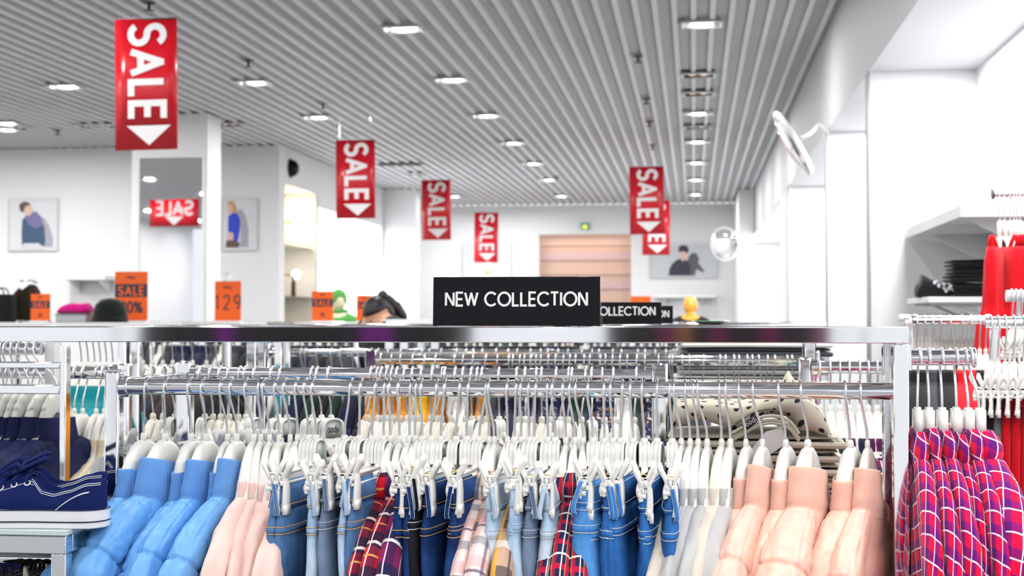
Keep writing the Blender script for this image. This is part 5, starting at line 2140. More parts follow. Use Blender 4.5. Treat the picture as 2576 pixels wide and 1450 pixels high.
def folded(name, label, cat, group, loc, w, d, h, mat, seed, rz=0.0, edge=None, lip=1):
    """a garment folded into a flat soft packet; the open folds show at its right and front."""
    R_ = random.Random(seed)
    t = thing(name, label, cat, loc, rz, group)
    q = MB()
    lay = 2
    for k in range(lay):
        rings = []
        hh = h / lay * .94
        zc = h / lay * (k + .5)
        ov = R_.uniform(-.006, .010)
        for i in range(15):
            y = -d / 2 + d * i / 14
            e = math.sqrt(max(.08, 1 - (abs(2 * y / d)) ** 6))
            ring = []
            for j in range(32):
                an = 2 * PI * j / 32
                c, s_ = sup(an, 3.4)
                x = (w / 2 + (ov if c > 0 else 0)) * c * (.97 + .03 * e)
                z = zc + hh / 2 * s_ * e * (1 + .12 * math.sin(9 * x / w + seed + k))
                z += .0025 * nz3((x * 9, y * 9, seed + k), 1.0)
                z = max(z, .0005)
                ring.append(V((x, y + .004 * math.sin(5 * x / w + seed), z)))
            rings.append(ring)
        q.loft(rings)
    q.build('body', mat, t, True)
    q = MB()
    # rolled hem along the front right
    for k in range(lip):
        z = h * (.25 + .5 * k)
        q.tube(spl([(-w * .48, -d / 2 - .001, z), (0, -d / 2 - .003, z + .001), (w * .47, -d / 2 - .001, z), (w * .505, -d / 2 + .02, z + .001), (w * .51, 0, z), (w * .5, d * .45, z)], 6), h * .24, 8)
    q.build('hem', edge or mat, t)
    return t


zc = zf
hs = [.021, .022, .023, .024, .025]
RF = random.Random(4)
for i, hh in enumerate(hs):
    folded('folded_sweatshirt', 'folded oatmeal sweatshirt, %s from the bottom of the polka-dot stack' % nth(i + 1), 'sweatshirt', 'folded sweatshirts', ((xf0 + xf1) / 2 + RF.uniform(-.006, .008), YF + RF.uniform(-.006, .006), zc), .30 + RF.uniform(-.012, .012), .24, hh, [GREYF, OAT, OAT, OAT, OAT][i], i + 3, RF.uniform(-.03, .03), None)
    zc += hh
# the top one lies unfolded with its neckline arching
t = thing('polka_sweatshirt', 'oatmeal sweatshirt with black polka dots draped on top of the folded stack', 'sweatshirt', ((xf0 + xf1) / 2, YF, zc))
xc = t.location.x


def lz(px, py):
    p = at(px, py, YF - .12)
    return (p.x - xc, p.z - zc)


top_line = [lz(*p) for p in ((1688, 1062), (1700, 1030), (1730, 1022), (1800, 1024), (1850, 1030), (1890, 1024), (1930, 1012), (1975, 1004), (2020, 1008), (2055, 1030), (2080, 1062), (2092, 1098))]
bot_line = [lz(*p) for p in ((1688, 1084), (1710, 1072), (1760, 1058), (1810, 1070), (1850, 1082), (1885, 1062), (1915, 1046), (1950, 1044), (1985, 1052), (2010, 1082), (2045, 1085), (2088, 1112))]
q = MB()
rings = []
tl = spl([(a, 0, b) for a, b in top_line], 5)
bl = spl([(a, 0, b) for a, b in bot_line], 5)
m = len(tl)
for jy in range(12):
    y = -.12 + .25 * jy / 11
    lift = .006 * math.sin(jy * .6) + (.014 * jy / 11)
    row = [V((tl[i].x, y + .004 * math.sin(i * .3), max(.003, tl[i].z + lift * (1 if jy else 0) + .0))) for i in range(m)]
    rings.append(row)
front = [V((bl[i].x, -.118, max(.001, bl[i].z))) for i in range(m)]
fm = [V(((bl[i].x + tl[i].x) / 2, -.127, max(.002, (bl[i].z + tl[i].z) / 2))) for i in range(m)]
q.loft([front, fm] + rings, False, False, False)
o = q.build('body', POLKA, t, True)
sm = o.modifiers.new('thickness', 'SOLIDIFY')
sm.thickness = .003
q = MB()
for dz, r_ in ((.0, .0030), (-.0075, .0026), (-.0125, .0030)):
    q.tube(spl([(a, -.126 - .002 * k, b + dz) for k, (a, b) in enumerate([lz(*p) for p in ((1838, 1092), (1866, 1076), (1895, 1058), (1925, 1047), (1955, 1047), (1985, 1060), (2008, 1090))])], 6), r_, 8)
q.build('neck_rib', OAT, t)
q = MB()
q.tube(spl([(a, -.1255, b) for a, b in [lz(*p) for p in ((1850, 1068), (1880, 1046), (1915, 1032), (1945, 1033), (1975, 1044), (2000, 1070))]], 6), .0016, 6)
q.build('neck_seam', RIBD, t)
q = MB()
lab4 = [lz(*p) for p in ((1872, 1085), (1866, 1068), (1904, 1042), (1912, 1054))]
ids = [q.add((a, -.140, b)) for a, b in lab4]
q.face(ids)
lo = q.build('neck_label', BLACKP, t, False)
q = MB()
a = V((lab4[0][0] * .62 + lab4[1][0] * .38, lab4[0][1] * .62 + lab4[1][1] * .38))
b = V((lab4[3][0], lab4[3][1]))
d_ = (b - a).normalized()
n_ = V((-d_.y, d_.x))
f_ = lambda u, v: V((a.x + d_.x * u + n_.x * v, -.1406, a.y + d_.y * u + n_.y * v))
text(q, 'oodji', .009, .0011, lambda u, v: f_(u + .007, v + .0015), .1)
q.build('lettering', LETTER, lo, False)
q = MB()
tg = [lz(*p) for p in ((1890, 1128), (1925, 1085), (1965, 1075), (1985, 1110), (1940, 1140), (1905, 1150))]
q.prism(tg, lambda u, v, w_: V((u, w_, v)), (-.1335, -.1325))
q.build('price_tag', WHITE, t, False)
q = MB()
hp_ = [lz(*p) for p in ((1962, 1008), (1974, 968), (1990, 938), (2000, 950), (2010, 968), (2016, 1010))]
rings = []
for jy in range(5):
    y = -.075 + .09 * jy / 4
    k_ = 1 - .25 * abs(jy - 2) / 2
    rings.append([V((a_, y, max(.003, b_ * (k_ if 0 < i_ < 5 else 1)))) for i_, (a_, b_) in enumerate(hp_)])
rings = [[p.copy() for p in spl([tuple(p) for p in r], 4)] for r in rings]
q.loft(rings, False, False, False)
o = q.build('hood', POLKA, t, True)
sm = o.modifiers.new('thickness', 'SOLIDIFY')
sm.thickness = .003

# floral clothes past the stack; plum plaid ones stand in for a mirror's reflection
YQ = 3.05
rail('short rail behind the stack with floral shirts and plum ones standing in for reflections', at(2040, 930, YQ).x, at(2236, 930, YQ).x, YQ, at(2150, 925, YQ).z, .0125, True, True)
for i, (px, m, nm) in enumerate(((2062, G_YFL, 'yellow floral'), (2088, G_YFL, 'yellow floral'), (2112, G_GREEN, 'dark green'), (2136, PL_PUR, 'plum reflection stand-in'), (2162, G_NAVY, 'navy'), (2184, PL_PUR, 'plum reflection stand-in'), (2206, PL_PUR, 'plum reflection stand-in'), (2226, G_NAVY, 'navy'))):
    x = at(px, 1000, YQ).x
    zz = at(2150, 925, YQ).z
    zn = low_hanger(x, x, YQ, zz, 'white hanger, %s from the left on the short rail behind the stack' % nth(i + 1), 'hangers on the short rail', 0, .0125)
    simple(i % 4, m, 'blouse', '%s blouse, %s from the left on the short rail behind the stack' % (nm, nth(i + 1)), 'blouse', 'blouses on the short rail', (x, YQ, zn - .03), 0, .9)
YG = 4.25
t = thing('display_stand', 'low white stand under the grey folded knitwear', 'table', (at(1880, 960, YG).x, YG, 0))
zg = at(1880, 968, YG - .14).z
q = MB()
q.box2((-.24, -.14, zg - .02), (.24, .14, zg))
q.build('top', WHITE, t, 'auto', .002)
for sx in (-.22, .22):
    for sy in (-.12, .12):
        q = MB()
        q.box((sx, sy, (zg - .02) / 2), (.02, .02, zg - .0205))
        q.build('leg', CHROME, t)
zc = zg
for i in range(5):
    hh = .026
    folded('folded_knit', 'folded %s knit, %s from the bottom of the stack behind the third rail' % (['white', 'grey', 'grey', 'charcoal', 'white'][i], nth(i + 1)), 'knitwear', 'folded knitwear', (t.location.x + RF.uniform(-.02, .02), YG, zc), .42, .24, hh, [G_WHITE, GREYF, GREYF, G_GRY, G_WHITE][i], 20 + i)
    zc += hh
tag_post = thing('rack_post', 'plum coloured post at the right of the third rail', 'post', (at(2041, 920, 3.75).x, 3.75, 0))
q = MB()
q.box2((-.0115, -.0115, 0), (.0115, .0115, 1.32))
q.build('shaft', paint('plum_lacquer', (.12, .004, .05), .2, 0, .05, 10, coat=.4), tag_post, 'auto', .001)

# ================================================================ RIGHT WALL: SHELVES, RED DRESSES, BLACK CLOTHES
p0 = at(2480, 515, 5.4)
t = thing('wall_shelf', 'deep white shelf high on the right wall, above the black folded clothes', 'shelf', (XR, 6.05, p0.z))
q = MB()
q.box2((-.32, -.66, -.045), (-.001, .70, 0))
q.build('board', WHITE, t, 'auto', .002)
for sy in (-.45, .45):
    q = MB()
    q.prism([(-.001, -.045), (-.25, -.045), (-.001, -.18)], lambda a, b, c, sy=sy: V((a, sy + c, b)), (-.01, .01))
    q.build('bracket', WHITE, t)
p1 = at(2330, 752, 6.1)
t = thing('wall_shelf', 'narrow white shelf on the right wall carrying black folded clothes', 'shelf', (XR, 5.9, p1.z))
q = MB()
q.box2((-.40, -.28, -.022), (-.001, .28, 0))
q.build('board', WHITE, t, 'auto', .002)
for sy in (-.2, .2):
    q = MB()
    q.tube([(-.38, sy, -.025), (-.003, sy, -.025), (-.003, sy, -.16), (-.30, sy, -.03)], .006, 8)
    q.build('bracket', WHITE, t)
zsf = p1.z
zc = zsf
for i in range(5):
    hh = .03
    folded('folded_trousers', 'black folded trousers, %s from the bottom of the stack beside the red dresses' % nth(i + 1), 'trousers', 'black folded trousers', (at(2452, 700, 5.85).x, 5.85 + .01 * (i % 2), zc), .20 + .012 * (i % 3), .2, hh, G_BLACK, 40 + i)
    zc += hh
t = thing('sequin_bag', 'black crumpled pouch with silver beads on the narrow right shelf', 'bag', (at(2372, 748, 5.85).x, 5.85, zsf))
q = MB()
rings = []
for i in range(13):
    x = -.10 + .2 * i / 12
    hx_ = lerp([(-.1, .05), (-.085, .095), (-.05, .075), (0, .05), (.06, .055), (.1, .03)], x)
    rings.append([V((x, .07 * sup(2 * PI * j / 20, 2.5)[0], max(.001, hx_ / 2 + hx_ / 2 * sup(2 * PI * j / 20, 2.5)[1] + .006 * nz3((x * 30, j, 1), 1)))) for j in range(20)])
q.loft(rings)
q.build('body', G_BLACK, t, True)
q = MB()
for i in range(40):
    x = RF.uniform(-.05, .1)
    y = RF.uniform(-.07, .02)
    q.sphere((x, y - .01, lerp([(-.1, .06), (-.05, .07), (0, .05), (.06, .055), (.1, .03)], x) * RF.uniform(.5, 1.0)), .008, 8, 6)
o = q.build('beads', paint('silver_beads', (.75, .76, .8), .25, .6, .2, 60), t)
o['kind'] = 'stuff'
# rod with black and white clothes on wire hangers
YW = 6.0
zw = at(2350, 800, YW).z
xa, xb = at(2262, 800, YW).x, XR
t = thing('wall_rod', 'white clothes rod on the right wall with black clothes', 'clothes rail', (xa, YW, 0))
q = MB()
q.tube([(0, 0, zw), (xb - xa, 0, zw)], .013, 14)
q.build('rod', WHITE, t)
q = MB()
q.lathe([(.001, 0), (.03, 0), (.03, .008), (.001, .01)], 18, (xb - xa - .011, 0, zw), Matrix.Rotation(PI / 2, 3, 'Y'))
q.build('wall_flange', WHITE, t)
for i in range(18):
    x = at(2300, 800, YW).x + .016 * i
    zn = low_hanger(x, x, YW, zw, 'white hanger on the right wall rod, %s from its free end' % nth(i + 1), 'hangers on the right wall rod', -.2, .013)
    m, nm = ((G_BLACK, 'black'), (G_BLACK, 'black'), (G_WHITE, 'white'), (G_GRY, 'charcoal'))[(0, 1, 0, 3, 1, 0, 2, 0, 1, 0, 3, 0, 1, 2, 0, 1, 0, 1)[i]]
    simple(i % 4, m, 'blouse', '%s blouse on the right wall rod, %s from its free end' % (nm, nth(i + 1)), 'blouse', 'clothes on the right wall rod', (x, YW, zn - .022), -.2, 1.0)
# red dresses on the upper front rod
YX = 4.5
zx = at(2520, 488, YX).z
xa = at(2500, 488, YX).x
t = thing('wall_rod', 'steel rod high on the right that carries the red dresses', 'clothes rail', (xa, YX, 0))
q = MB()
q.tube([(0, 0, zx), (XR - xa, 0, zx)], .0095, 14)
q.build('rod', STEEL, t)
q = MB()
q.lathe([(.001, 0), (.0165, 0), (.0165, .006), (.001, .007)], 18, (-.006, 0, zx), Matrix.Rotation(PI / 2, 3, 'Y'))
q.build('end_knob', DARKP, t)
for i, px in enumerate((2511, 2523, 2537, 2547, 2554, 2562, 2580)):
    x = at(px, 488, YX).x
    hr, zn = hanger('F', x, x + .004, YX, zx, 'white hanger of the %s red dress from the left' % nth(i + 1), 'hangers of the red dresses', .3 if i else -.35, .0095, True)
    for c_ in hr.children:
        if c_.name.startswith('body'):
            c_.scale = (1, .62, 1)
    simple(4 + i % 2 * 2, G_RED, 'red_dress', 'red sleeveless dress, %s from the left on the high right rod' % nth(i + 1), 'dress', 'red dresses on the high right rod', (x + .004, YX, zn + .035), .12 if i else -.45, 1.5)
# lower front rod with clip hangers, grey, black and red trousers
YZ = 3.55
zz = at(2560, 745, YZ).z
xa = at(2531, 745, YZ).x
t = thing('wall_rod', 'white rod on the right edge that carries the clip hangers', 'clothes rail', (xa, YZ, 0))
q = MB()
q.tube([(0, 0, zz), (XR - xa, 0, zz)], .014, 14)
q.build('rod', WHITE, t)
q = MB()
q.tube([(.03, 0, zz), (.03, 0, zz - .05), (.12, 0, zz - .1)], .006, 8)
q.build('strut', WHITE, t)
CHAR = fabric('charcoal_melange', (.16, .16, .18))
for i, (px, m, nm) in enumerate(((2545, CHAR, 'charcoal'), (2556, G_RED, 'red'), (2568, G_RED, 'red'), (2584, CHAR, 'charcoal'))):
    x = at(px, 780, YZ).x
    hr, zn = hanger('C', x, x, YZ, zz, 'white clip hanger on the right edge rod, %s from the left' % nth(i + 1), 'clip hangers on the right edge', -.3, .014, True)
    simple(5, m, 'trousers', '%s trousers on the right edge, %s from the left' % (nm, nth(i + 1)), 'trousers', 'trousers on the right edge', (x, YZ, zn + .035), -.3, .9)
YV = 3.0
zv = at(2480, 812, YV).z
rail('free standing rail at the right edge with grey and red trousers', at(2478, 795, YV).x, at(2700, 795, YV).x, YV, zv, .012, False, True)
for i, (px, m, nm) in enumerate(((2492, CHAR, 'charcoal'), (2510, G_BLACK, 'black'), (2528, CHAR, 'charcoal'), (2550, G_RED, 'red'), (2574, G_RED, 'red'), (2598, G_RED, 'red'))):
    x = at(px, 800, YV).x
    hr, zn = hanger('C', x, x, YV, zv, 'white clip hanger, %s from the left on the free standing right rail' % nth(i + 1), 'clip hangers on the free standing right rail', -.35, .012, True)
    simple(5, m, 'trousers', '%s trousers, %s from the left on the free standing right rail' % (nm, nth(i + 1)), 'trousers', 'trousers on the free standing right rail', (x, YV, zn + .035), -.35, .8)
YM = 4.1
zm = at(2380, 806, YM).z
rail('free standing rail with black and red clothes behind the side arm', at(2296, 842, YM).x, at(2490, 842, YM).x, YM, zm, .012, True, True, ptop=zm + .005)
for i, (px, m, nm) in enumerate(((2306, G_BLACK, 'black'), (2326, G_BLACK, 'black'), (2346, G_GRY, 'charcoal'), (2366, G_BLACK, 'black'), (2390, G_BLACK, 'black'), (2420, G_RED, 'red'), (2442, G_RED, 'red'), (2464, G_BLACK, 'black'), (2480, G_RED, 'red'))):
    x = at(px, 850, YM).x
    zn = low_hanger(x, x, YM, zm, 'white hanger, %s from the left on the rail behind the side arm' % nth(i + 1), 'hangers on the rail behind the side arm', -.2, .012)
    simple(i % 4, m, 'blouse', '%s blouse, %s from the left on the rail behind the side arm' % (nm, nth(i + 1)), 'blouse', 'blouses on the rail behind the side arm', (x, YM, zn - .022), -.2, 1.3)

# ================================================================ FAR TABLES AND WHAT STANDS ON THEM
def gondola(label, x0, x1, y0, y1, z=ZTOP):
    t = thing('display_table', label, 'table', ((x0 + x1) / 2, (y0 + y1) / 2, 0))
    w, d = (x1 - x0) / 2, (y1 - y0) / 2
    q = MB()
    q.box2((-w, -d, z - .03), (w, d, z))
    q.build('top', WHITE, t, 'auto', .003)
    for sx in (-1, 1):
        for sy in (-1, 1):
            q = MB()
            q.box2((sx * w, sy * d, 0), (sx * (w - .04), sy * (d - .04), z - .0305))
            q.build('leg', CHROME, t)
    q = MB()
    q.box2((-w + .045, -d + .045, .2), (w - .045, d - .045, .23))
    q.build('lower_shelf', WHITE, t)
    return t


def flat(px, Y):
    return at(px, 808, Y).x


gondola('far left display table with caps and orange cards', flat(-60, 8.4), flat(385, 8.4), 8.0, 8.9)
gondola('far display table in front of the mirror pier with the 129 card', flat(470, 9.6), flat(640, 9.6), 9.3, 9.9)
gondola('far display table with two orange sale cards, left of the person', flat(770, 9.4), flat(905, 9.4), 9.1, 9.7)
gondola('small far table with stacked white trays, before the person', flat(985, 7.0), flat(1085, 7.0), 6.85, 7.25)
gondola('far display table behind the small black signs', flat(1560, 9.4), flat(1705, 9.4), 9.1, 9.7)


def card(label, x0, x1, y0, y1, Y, kind):
    a, b = at(x0, y0, Y), at(x1, y1, Y)
    w, h = b.x - a.x, a.z - ZTOP
    t = thing('price_card', label, 'sign', ((a.x + b.x) / 2, Y, ZTOP), 0, 'orange price cards')
    q = MB()
    q.box2((-w / 2, -.002, .012), (w / 2, .002, h))
    q.build('panel', ORANGE, t)
    q = MB()
    q.box2((-w / 2, -.03, 0), (w / 2, .03, .012))
    q.build('holder', WHITE, t)
    f = lambda cx, z: (lambda u, v: V((cx + u, -.0042, z + v)))
    if kind in ('sale', 'small'):
        q = MB()
        ids = [q.add((sx * w / 2, -.003, z)) for sx, z in ((-1, h * .50), (1, h * .50), (1, h * .755), (-1, h * .755))]
        q.face(ids)
        q.build('dark_band', PRINTK, t, False)
        q = MB()
        th = h * .16
        tw = text_w('SALE', th, .22)
        k = min(1, w * .86 / tw)
        text(q, 'SALE', th, th * .2, lambda u, v: V(((u - tw / 2) * k, -.0042, h * .545 + v)), .22)
        q.build('sale_lettering', ORANGE, t, False)
        q = MB()
        th = h * (.20 if kind == 'sale' else .11)
        s_ = '30%' if kind == 'sale' else '30'
        tw = text_w(s_, th, .12)
        text(q, s_, th, th * .2, f(-tw / 2, h * .20), .12)
        q.build('lettering', PRINTK, t, False)
        q = MB()
        th = h * .05
        tw = text_w('FINAL', th, .12)
        text(q, 'FINAL', th, th * .2, f(-tw / 2, h * .86), .12)
        q.build('heading', PRINTK, t, False)
    elif kind == '129':
        q = MB()
        th = h * .34
        tw = text_w('129', th, .3, .8)
        text(q, '129', th, th * .11, f(-tw / 2, h * .32), .3, 0, .8)
        q.build('lettering', PRINTK, t, False)
        q = MB()
        th = h * .06
        tw = text_w('FINAL', th, .14)
        text(q, 'FINAL', th, th * .2, f(-tw / 2, h * .82), .14)
        q.build('heading', PRINTK, t, False)
        q = MB()
        q.tube(spl([(-w * .1, 0, h - .01), (-w * .15, 0, h + .03), (.0, 0, h + .055), (w * .12, 0, h + .03), (w * .1, 0, h - .005)], 5), .006, 8)
        q.build('hook_clip', ACRYL, t)
    return t


card('small orange sale card on the far left table, beside the dark coat', 78, 126, 740, 808, 8.25, 'small')
card('large orange sale card with a dark band, beside the mirror', 290, 371, 684, 808, 8.55, 'sale')
card('orange card reading 129, right of the mirror', 541, 606, 708, 808, 9.5, '129')
card('orange sale card left of the green mannequin', 785, 838, 733, 808, 9.3, 'small')
card('orange sale card partly hidden by the person', 897, 936, 743, 808, 9.45, 'small')
card('orange card sticking out above the small black signs', 1586, 1637, 746, 808, 9.3, 'plain')

# black bag, dark coat on a stand, pink cap on a box, black beanie
Yt = 8.3
t = thing('black_bag', 'black shopping bag with a white mark at the left edge of the far table', 'bag', (flat(0, Yt), Yt, ZTOP))
q = MB()
w_ = 38 * 8.4 / 3600
rings = []
for z, k in ((.001, 1), (.06, 1.02), (.12, 1.0), (.172, .97)):
    rings.append([V((w_ * k * sup(2 * PI * j / 24, 6)[0], .05 * sup(2 * PI * j / 24, 6)[1], z)) for j in range(24)])
q.loft(rings)
q.build('body', G_BLACK, t)
q = MB()
text(q, 'V', .06, .014, lambda u, v: V((-.035 + u, -.0515, .075 + v)))
q.build('logo', LETTER, t, False)
for sy in (-.03, .03):
    q = MB()
    q.tube(spl([(-.04, sy, .17), (-.03, sy, .2), (0, sy, .212), (.03, sy, .2), (.04, sy, .17)], 5), .004, 8)
    q.build('handle', G_BLACK, t)
x = flat(72, Yt + .1)
t = thing('coat_stand', 'small table stand holding the dark coat', 'stand', (x, Yt + .1, ZTOP))
q = MB()
q.lathe([(.001, 0), (.07, 0), (.07, .008), (.012, .012)], 20)
q.build('base', STEEL, t)
q = MB()
q.tube([(0, 0, .01), (0, 0, .24)], .006, 10)
q.build('pole', STEEL, t)
q = MB()
q.tube(spl([(-.055, 0, .255), (-.02, 0, .262), (.02, 0, .26), (.05, 0, .245)], 5), .007, 8)
q.build('hook_bar', STEEL, t)
t = thing('dark_coat', 'dark olive and brown coat draped on the small stand at the far left', 'coat', (x, Yt + .1, ZTOP))
q = MB()
rings = []
for z, k, o in ((.012, 1.0, 0), (.08, 1.0, 0), (.16, .92, .0), (.2, .62, .01), (.225, .34, .02), (.236, .12, .02)):
    rings.append([V((.09 * k * sup(2 * PI * j / 28, 2.6)[0] + o, .05 * k * sup(2 * PI * j / 28, 2.6)[1] * (1 + .15 * math.sin(5 * 2 * PI * j / 28)), z)) for j in range(28)])
q.loft(rings)
q.build('body', fabric('dark_olive_cloth', (.02, .018, .010)), t)
for sg in (-1, 1):
    q = MB()
    q.tube(spl([(sg * .035, -.03, .205), (sg * .07, -.045, .15), (sg * .075, -.05, .06), (sg * .07, -.05, .014)], 5), [.018] * 5 + [.02] * 5 + [.017] * 6, 10)
    q.build('sleeve', fabric('dark_brown_sleeve', (.045, .018, .012)), t)
xb_ = flat(190, Yt)
t = thing('display_box', 'grey translucent box under the pink cap', 'box', (xb_, Yt, ZTOP))
q = MB()
q.box2((-.098, -.07, 0), (.098, .07, .05))
q.build('body', paint('grey_frosted_box', (.45, .47, .48), .3, 0, .05, 8), t, 'auto', .006)
q = MB()
q.box2((-.102, -.074, .046), (.102, .074, .053))
q.build('lid', paint('dark_grey_lid', (.2, .21, .22), .3, 0, .05, 8), t, 'auto', .002)
t = thing('pink_cap', 'bright magenta folded cap lying on the grey box', 'cap', (xb_, Yt, ZTOP + .053))
q = MB()
rings = []
for i in range(13):
    xx = -.09 + .18 * i / 12
    hh = lerp([(-.09, .03), (-.07, .052), (-.02, .066), (.04, .062), (.075, .066), (.09, .05)], xx)
    rings.append([V((xx, .06 * sup(2 * PI * j / 20, 2.6)[0], max(.0005, hh / 2 + hh / 2 * sup(2 * PI * j / 20, 2.6)[1]))) for j in range(20)])
q.loft(rings)
MAGC = fabric('magenta_knit', (.80, .004, .28))
q.build('crown', MAGC, t, True)
q = MB()
q.tube(spl([(-.09, -.05, .012), (-.04, -.062, .014), (.05, -.062, .014), (.088, -.05, .014)], 6), .010, 10)
q.build('rolled_brim', fabric('dark_magenta_rib', (.42, .002, .16)), t)
xk = flat(277, Yt - .05)
t = thing('black_beanie', 'round black knitted beanie in front of the large orange card', 'hat', (xk, Yt - .05, ZTOP))
q = MB()
rw = 44 * 8.35 / 3600
q.lathe([(rw * .96, .001), (rw, .03), (rw * .97, .07), (rw * .83, .11), (rw * .58, .137), (rw * .28, .148), (.002, .151)], 32)
q.v = [(a * (1 + .02 * math.sin(c * 80)), b, c * .98) for a, b, c in q.v]
q.build('crown', fabric('black_knit', (.006, .010, .007), .9, .3, 300), t, True)
q = MB()
q.lathe([(rw * 1.02, .001), (rw * 1.05, .015), (rw * 1.03, .032), (rw * .95, .034)], 32)
q.build('cuff', G_BLACK, t, True)

# white trays
x = flat(1030, 7.05)
for i in range(2):
    t = thing('white_tray', ['lower white tray on the small far table', 'upper white tray on the small far table'][i], 'tray', (x + (-.02 if i else .0), 7.05, ZTOP + .009 * i))
    q = MB()
    q.box2((-.095, -.1, 0), (.095, .1, .004))
    q.build('base', WHITE, t)
    q = MB()
    for (a, b) in (((-.1, -.105), (.1, -.1)), ((-.1, .1), (.1, .105)), ((-.1, -.1), (-.095, .1)), ((.095, -.1), (.1, .1))):
        q.box2((a[0], a[1], 0), (b[0], b[1], .009))
    q.build('rim', WHITE, t)
# glass dish on the second rack
x = at(1788, 810, 3.675).x
t = thing('glass_dish', 'shallow white dish on the second rack, right of the black signs', 'dish', (x, 3.675, ZTOP))
q = MB()
q.lathe([(.001, .001), (.022, 0), (.030, .002), (.045, .008), (.0465, .0085), (.044, .010), (.028, .005), (.001, .004)], 32)
q.build('bowl', WHITE, t)
q = MB()
q.lathe([(.0462, .0082), (.0472, .0092), (.0462, .0102)], 32)
q.build('rim', paint('green_rim', (.25, .5, .35), .2, 0, .03, 20), t)


# mannequins and the person: one continuous surface each, grown over a posed skeleton
def figure(name, mat, parent, joints, bones, rad, root, sub=2):
    me = bpy.data.meshes.new(name)
    me.from_pydata([tuple(j) for j in joints], bones, [])
    me.materials.append(mat)
    o = bpy.data.objects.new(name, me)
    COL.objects.link(o)
    o.parent = parent
    sk = o.modifiers.new('skin', 'SKIN')
    sk.use_smooth_shade = True
    for i, v in enumerate(me.skin_vertices[0].data):
        v.radius = rad[i] if isinstance(rad[i], tuple) else (rad[i], rad[i])
        v.use_root = (i == root)
    sb = o.modifiers.new('sub', 'SUBSURF')
    sb.levels = sub
    sb.render_levels = sub
    return o


SKIN = paint('skin', (.72, .38, .24), .5, 0, .06, 12)
HAIRD = paint('dark_hair', (.018, .012, .016), .4, 0, .5, 90)


def body_joints(H=1.62, lean=0.0):
    """standing figure facing -y; hips, spine, neck, arms, legs."""
    k = H / 1.7
    J = [(0, 0, .95), (0, -.01, 1.10), (0, -.02 - lean * .3, 1.28), (0, -.02 - lean * .6, 1.42), (0, -.03 - lean * .8, 1.49),
         (.10, -.01 - lean * .5, 1.40), (.175, -.01 - lean * .5, 1.385), (.20, .0 - lean, 1.12), (.17, -.16 - lean, .95), (.165, -.22 - lean, .90),
         (-.10, -.01 - lean * .5, 1.40), (-.175, -.01 - lean * .5, 1.385), (-.20, .0 - lean, 1.12), (-.17, -.16 - lean, .95), (-.165, -.22 - lean, .90),
         (.09, 0, .90), (.10, -.02, .50), (.10, .02, .09), (.10, -.09, .035), (-.09, 0, .90), (-.10, -.02, .50), (-.10, .02, .09), (-.10, -.09, .035)]
    B = [(0, 1), (1, 2), (2, 3), (3, 4), (3, 5), (5, 6), (6, 7), (7, 8), (8, 9), (3, 10), (10, 11), (11, 12), (12, 13), (13, 14), (0, 15), (15, 16), (16, 17), (17, 18), (0, 19), (19, 20), (20, 21), (21, 22)]
    Rr = [(.15, .10), (.125, .09), (.14, .10), (.10, .075), (.052, .052), .075, .058, .043, .032, .022, .075, .058, .043, .032, .022, .088, .058, .038, .035, .088, .058, .038, .035]
    return [V(j) * k for j in J], B, Rr


def head_mesh(s=1.0):
    """head about 0.23 high centred on the origin, face towards -y."""
    q = MB()
    rings = []
    n, k = 24, 18
    for i in range(k + 1):
        t_ = PI * i / k
        z = -.115 * math.cos(t_)
        rr = max(math.sin(t_), .02)
        ring = []
        for j in range(n):
            a = 2 * PI * j / n
            x = .074 * rr * math.cos(a)
            y = .094 * rr * math.sin(a)
            f = max(0, -math.sin(a)) * rr
            if z < -.02:
                x *= 1 - .35 * min(1, (-z - .02) / .09)
                y = y * (1 - .25 * min(1, (-z - .02) / .09)) - .012 * min(1, (-z - .02) / .09)
            if f > .85:
                c = abs(math.cos(a))
                y -= .020 * math.exp(-(c / .16) ** 2) * math.exp(-((z + .022) / .020) ** 2)
                y -= .007 * math.exp(-(c / .4) ** 2) * math.exp(-((z + .062) / .010) ** 2)
            if f > .6:
                y += .008 * math.exp(-((abs(math.cos(a)) - .42) / .16) ** 2) * math.exp(-((z - .004) / .014) ** 2)
            ring.append(V((x, y, z)) * s)
        rings.append(ring)
    q.loft(rings)
    for sg in (-1, 1):
        q.sphere((sg * .074 * s, .008 * s, -.012 * s), (.010 * s, .018 * s, .030 * s), 12, 8)
    return q


def add_head(parent, c, face, mat, hair=None, s=1.0):
    d = V(face).normalized()
    zx = V((0, 0, 1))
    right = (-d).cross(zx).normalized()
    up = right.cross(-d).normalized() * -1
    up = (-d).cross(right) * -1
    if up.z < 0:
        up = -up
    M = Matrix((right, -d, up)).transposed()
    if M.determinant() < 0:
        M = Matrix((-right, -d, up)).transposed()
    q = head_mesh(s)
    q.v = [tuple(V(c) + M @ V(v)) for v in q.v]
    h = q.build('head', mat, parent, True)
    return h, M


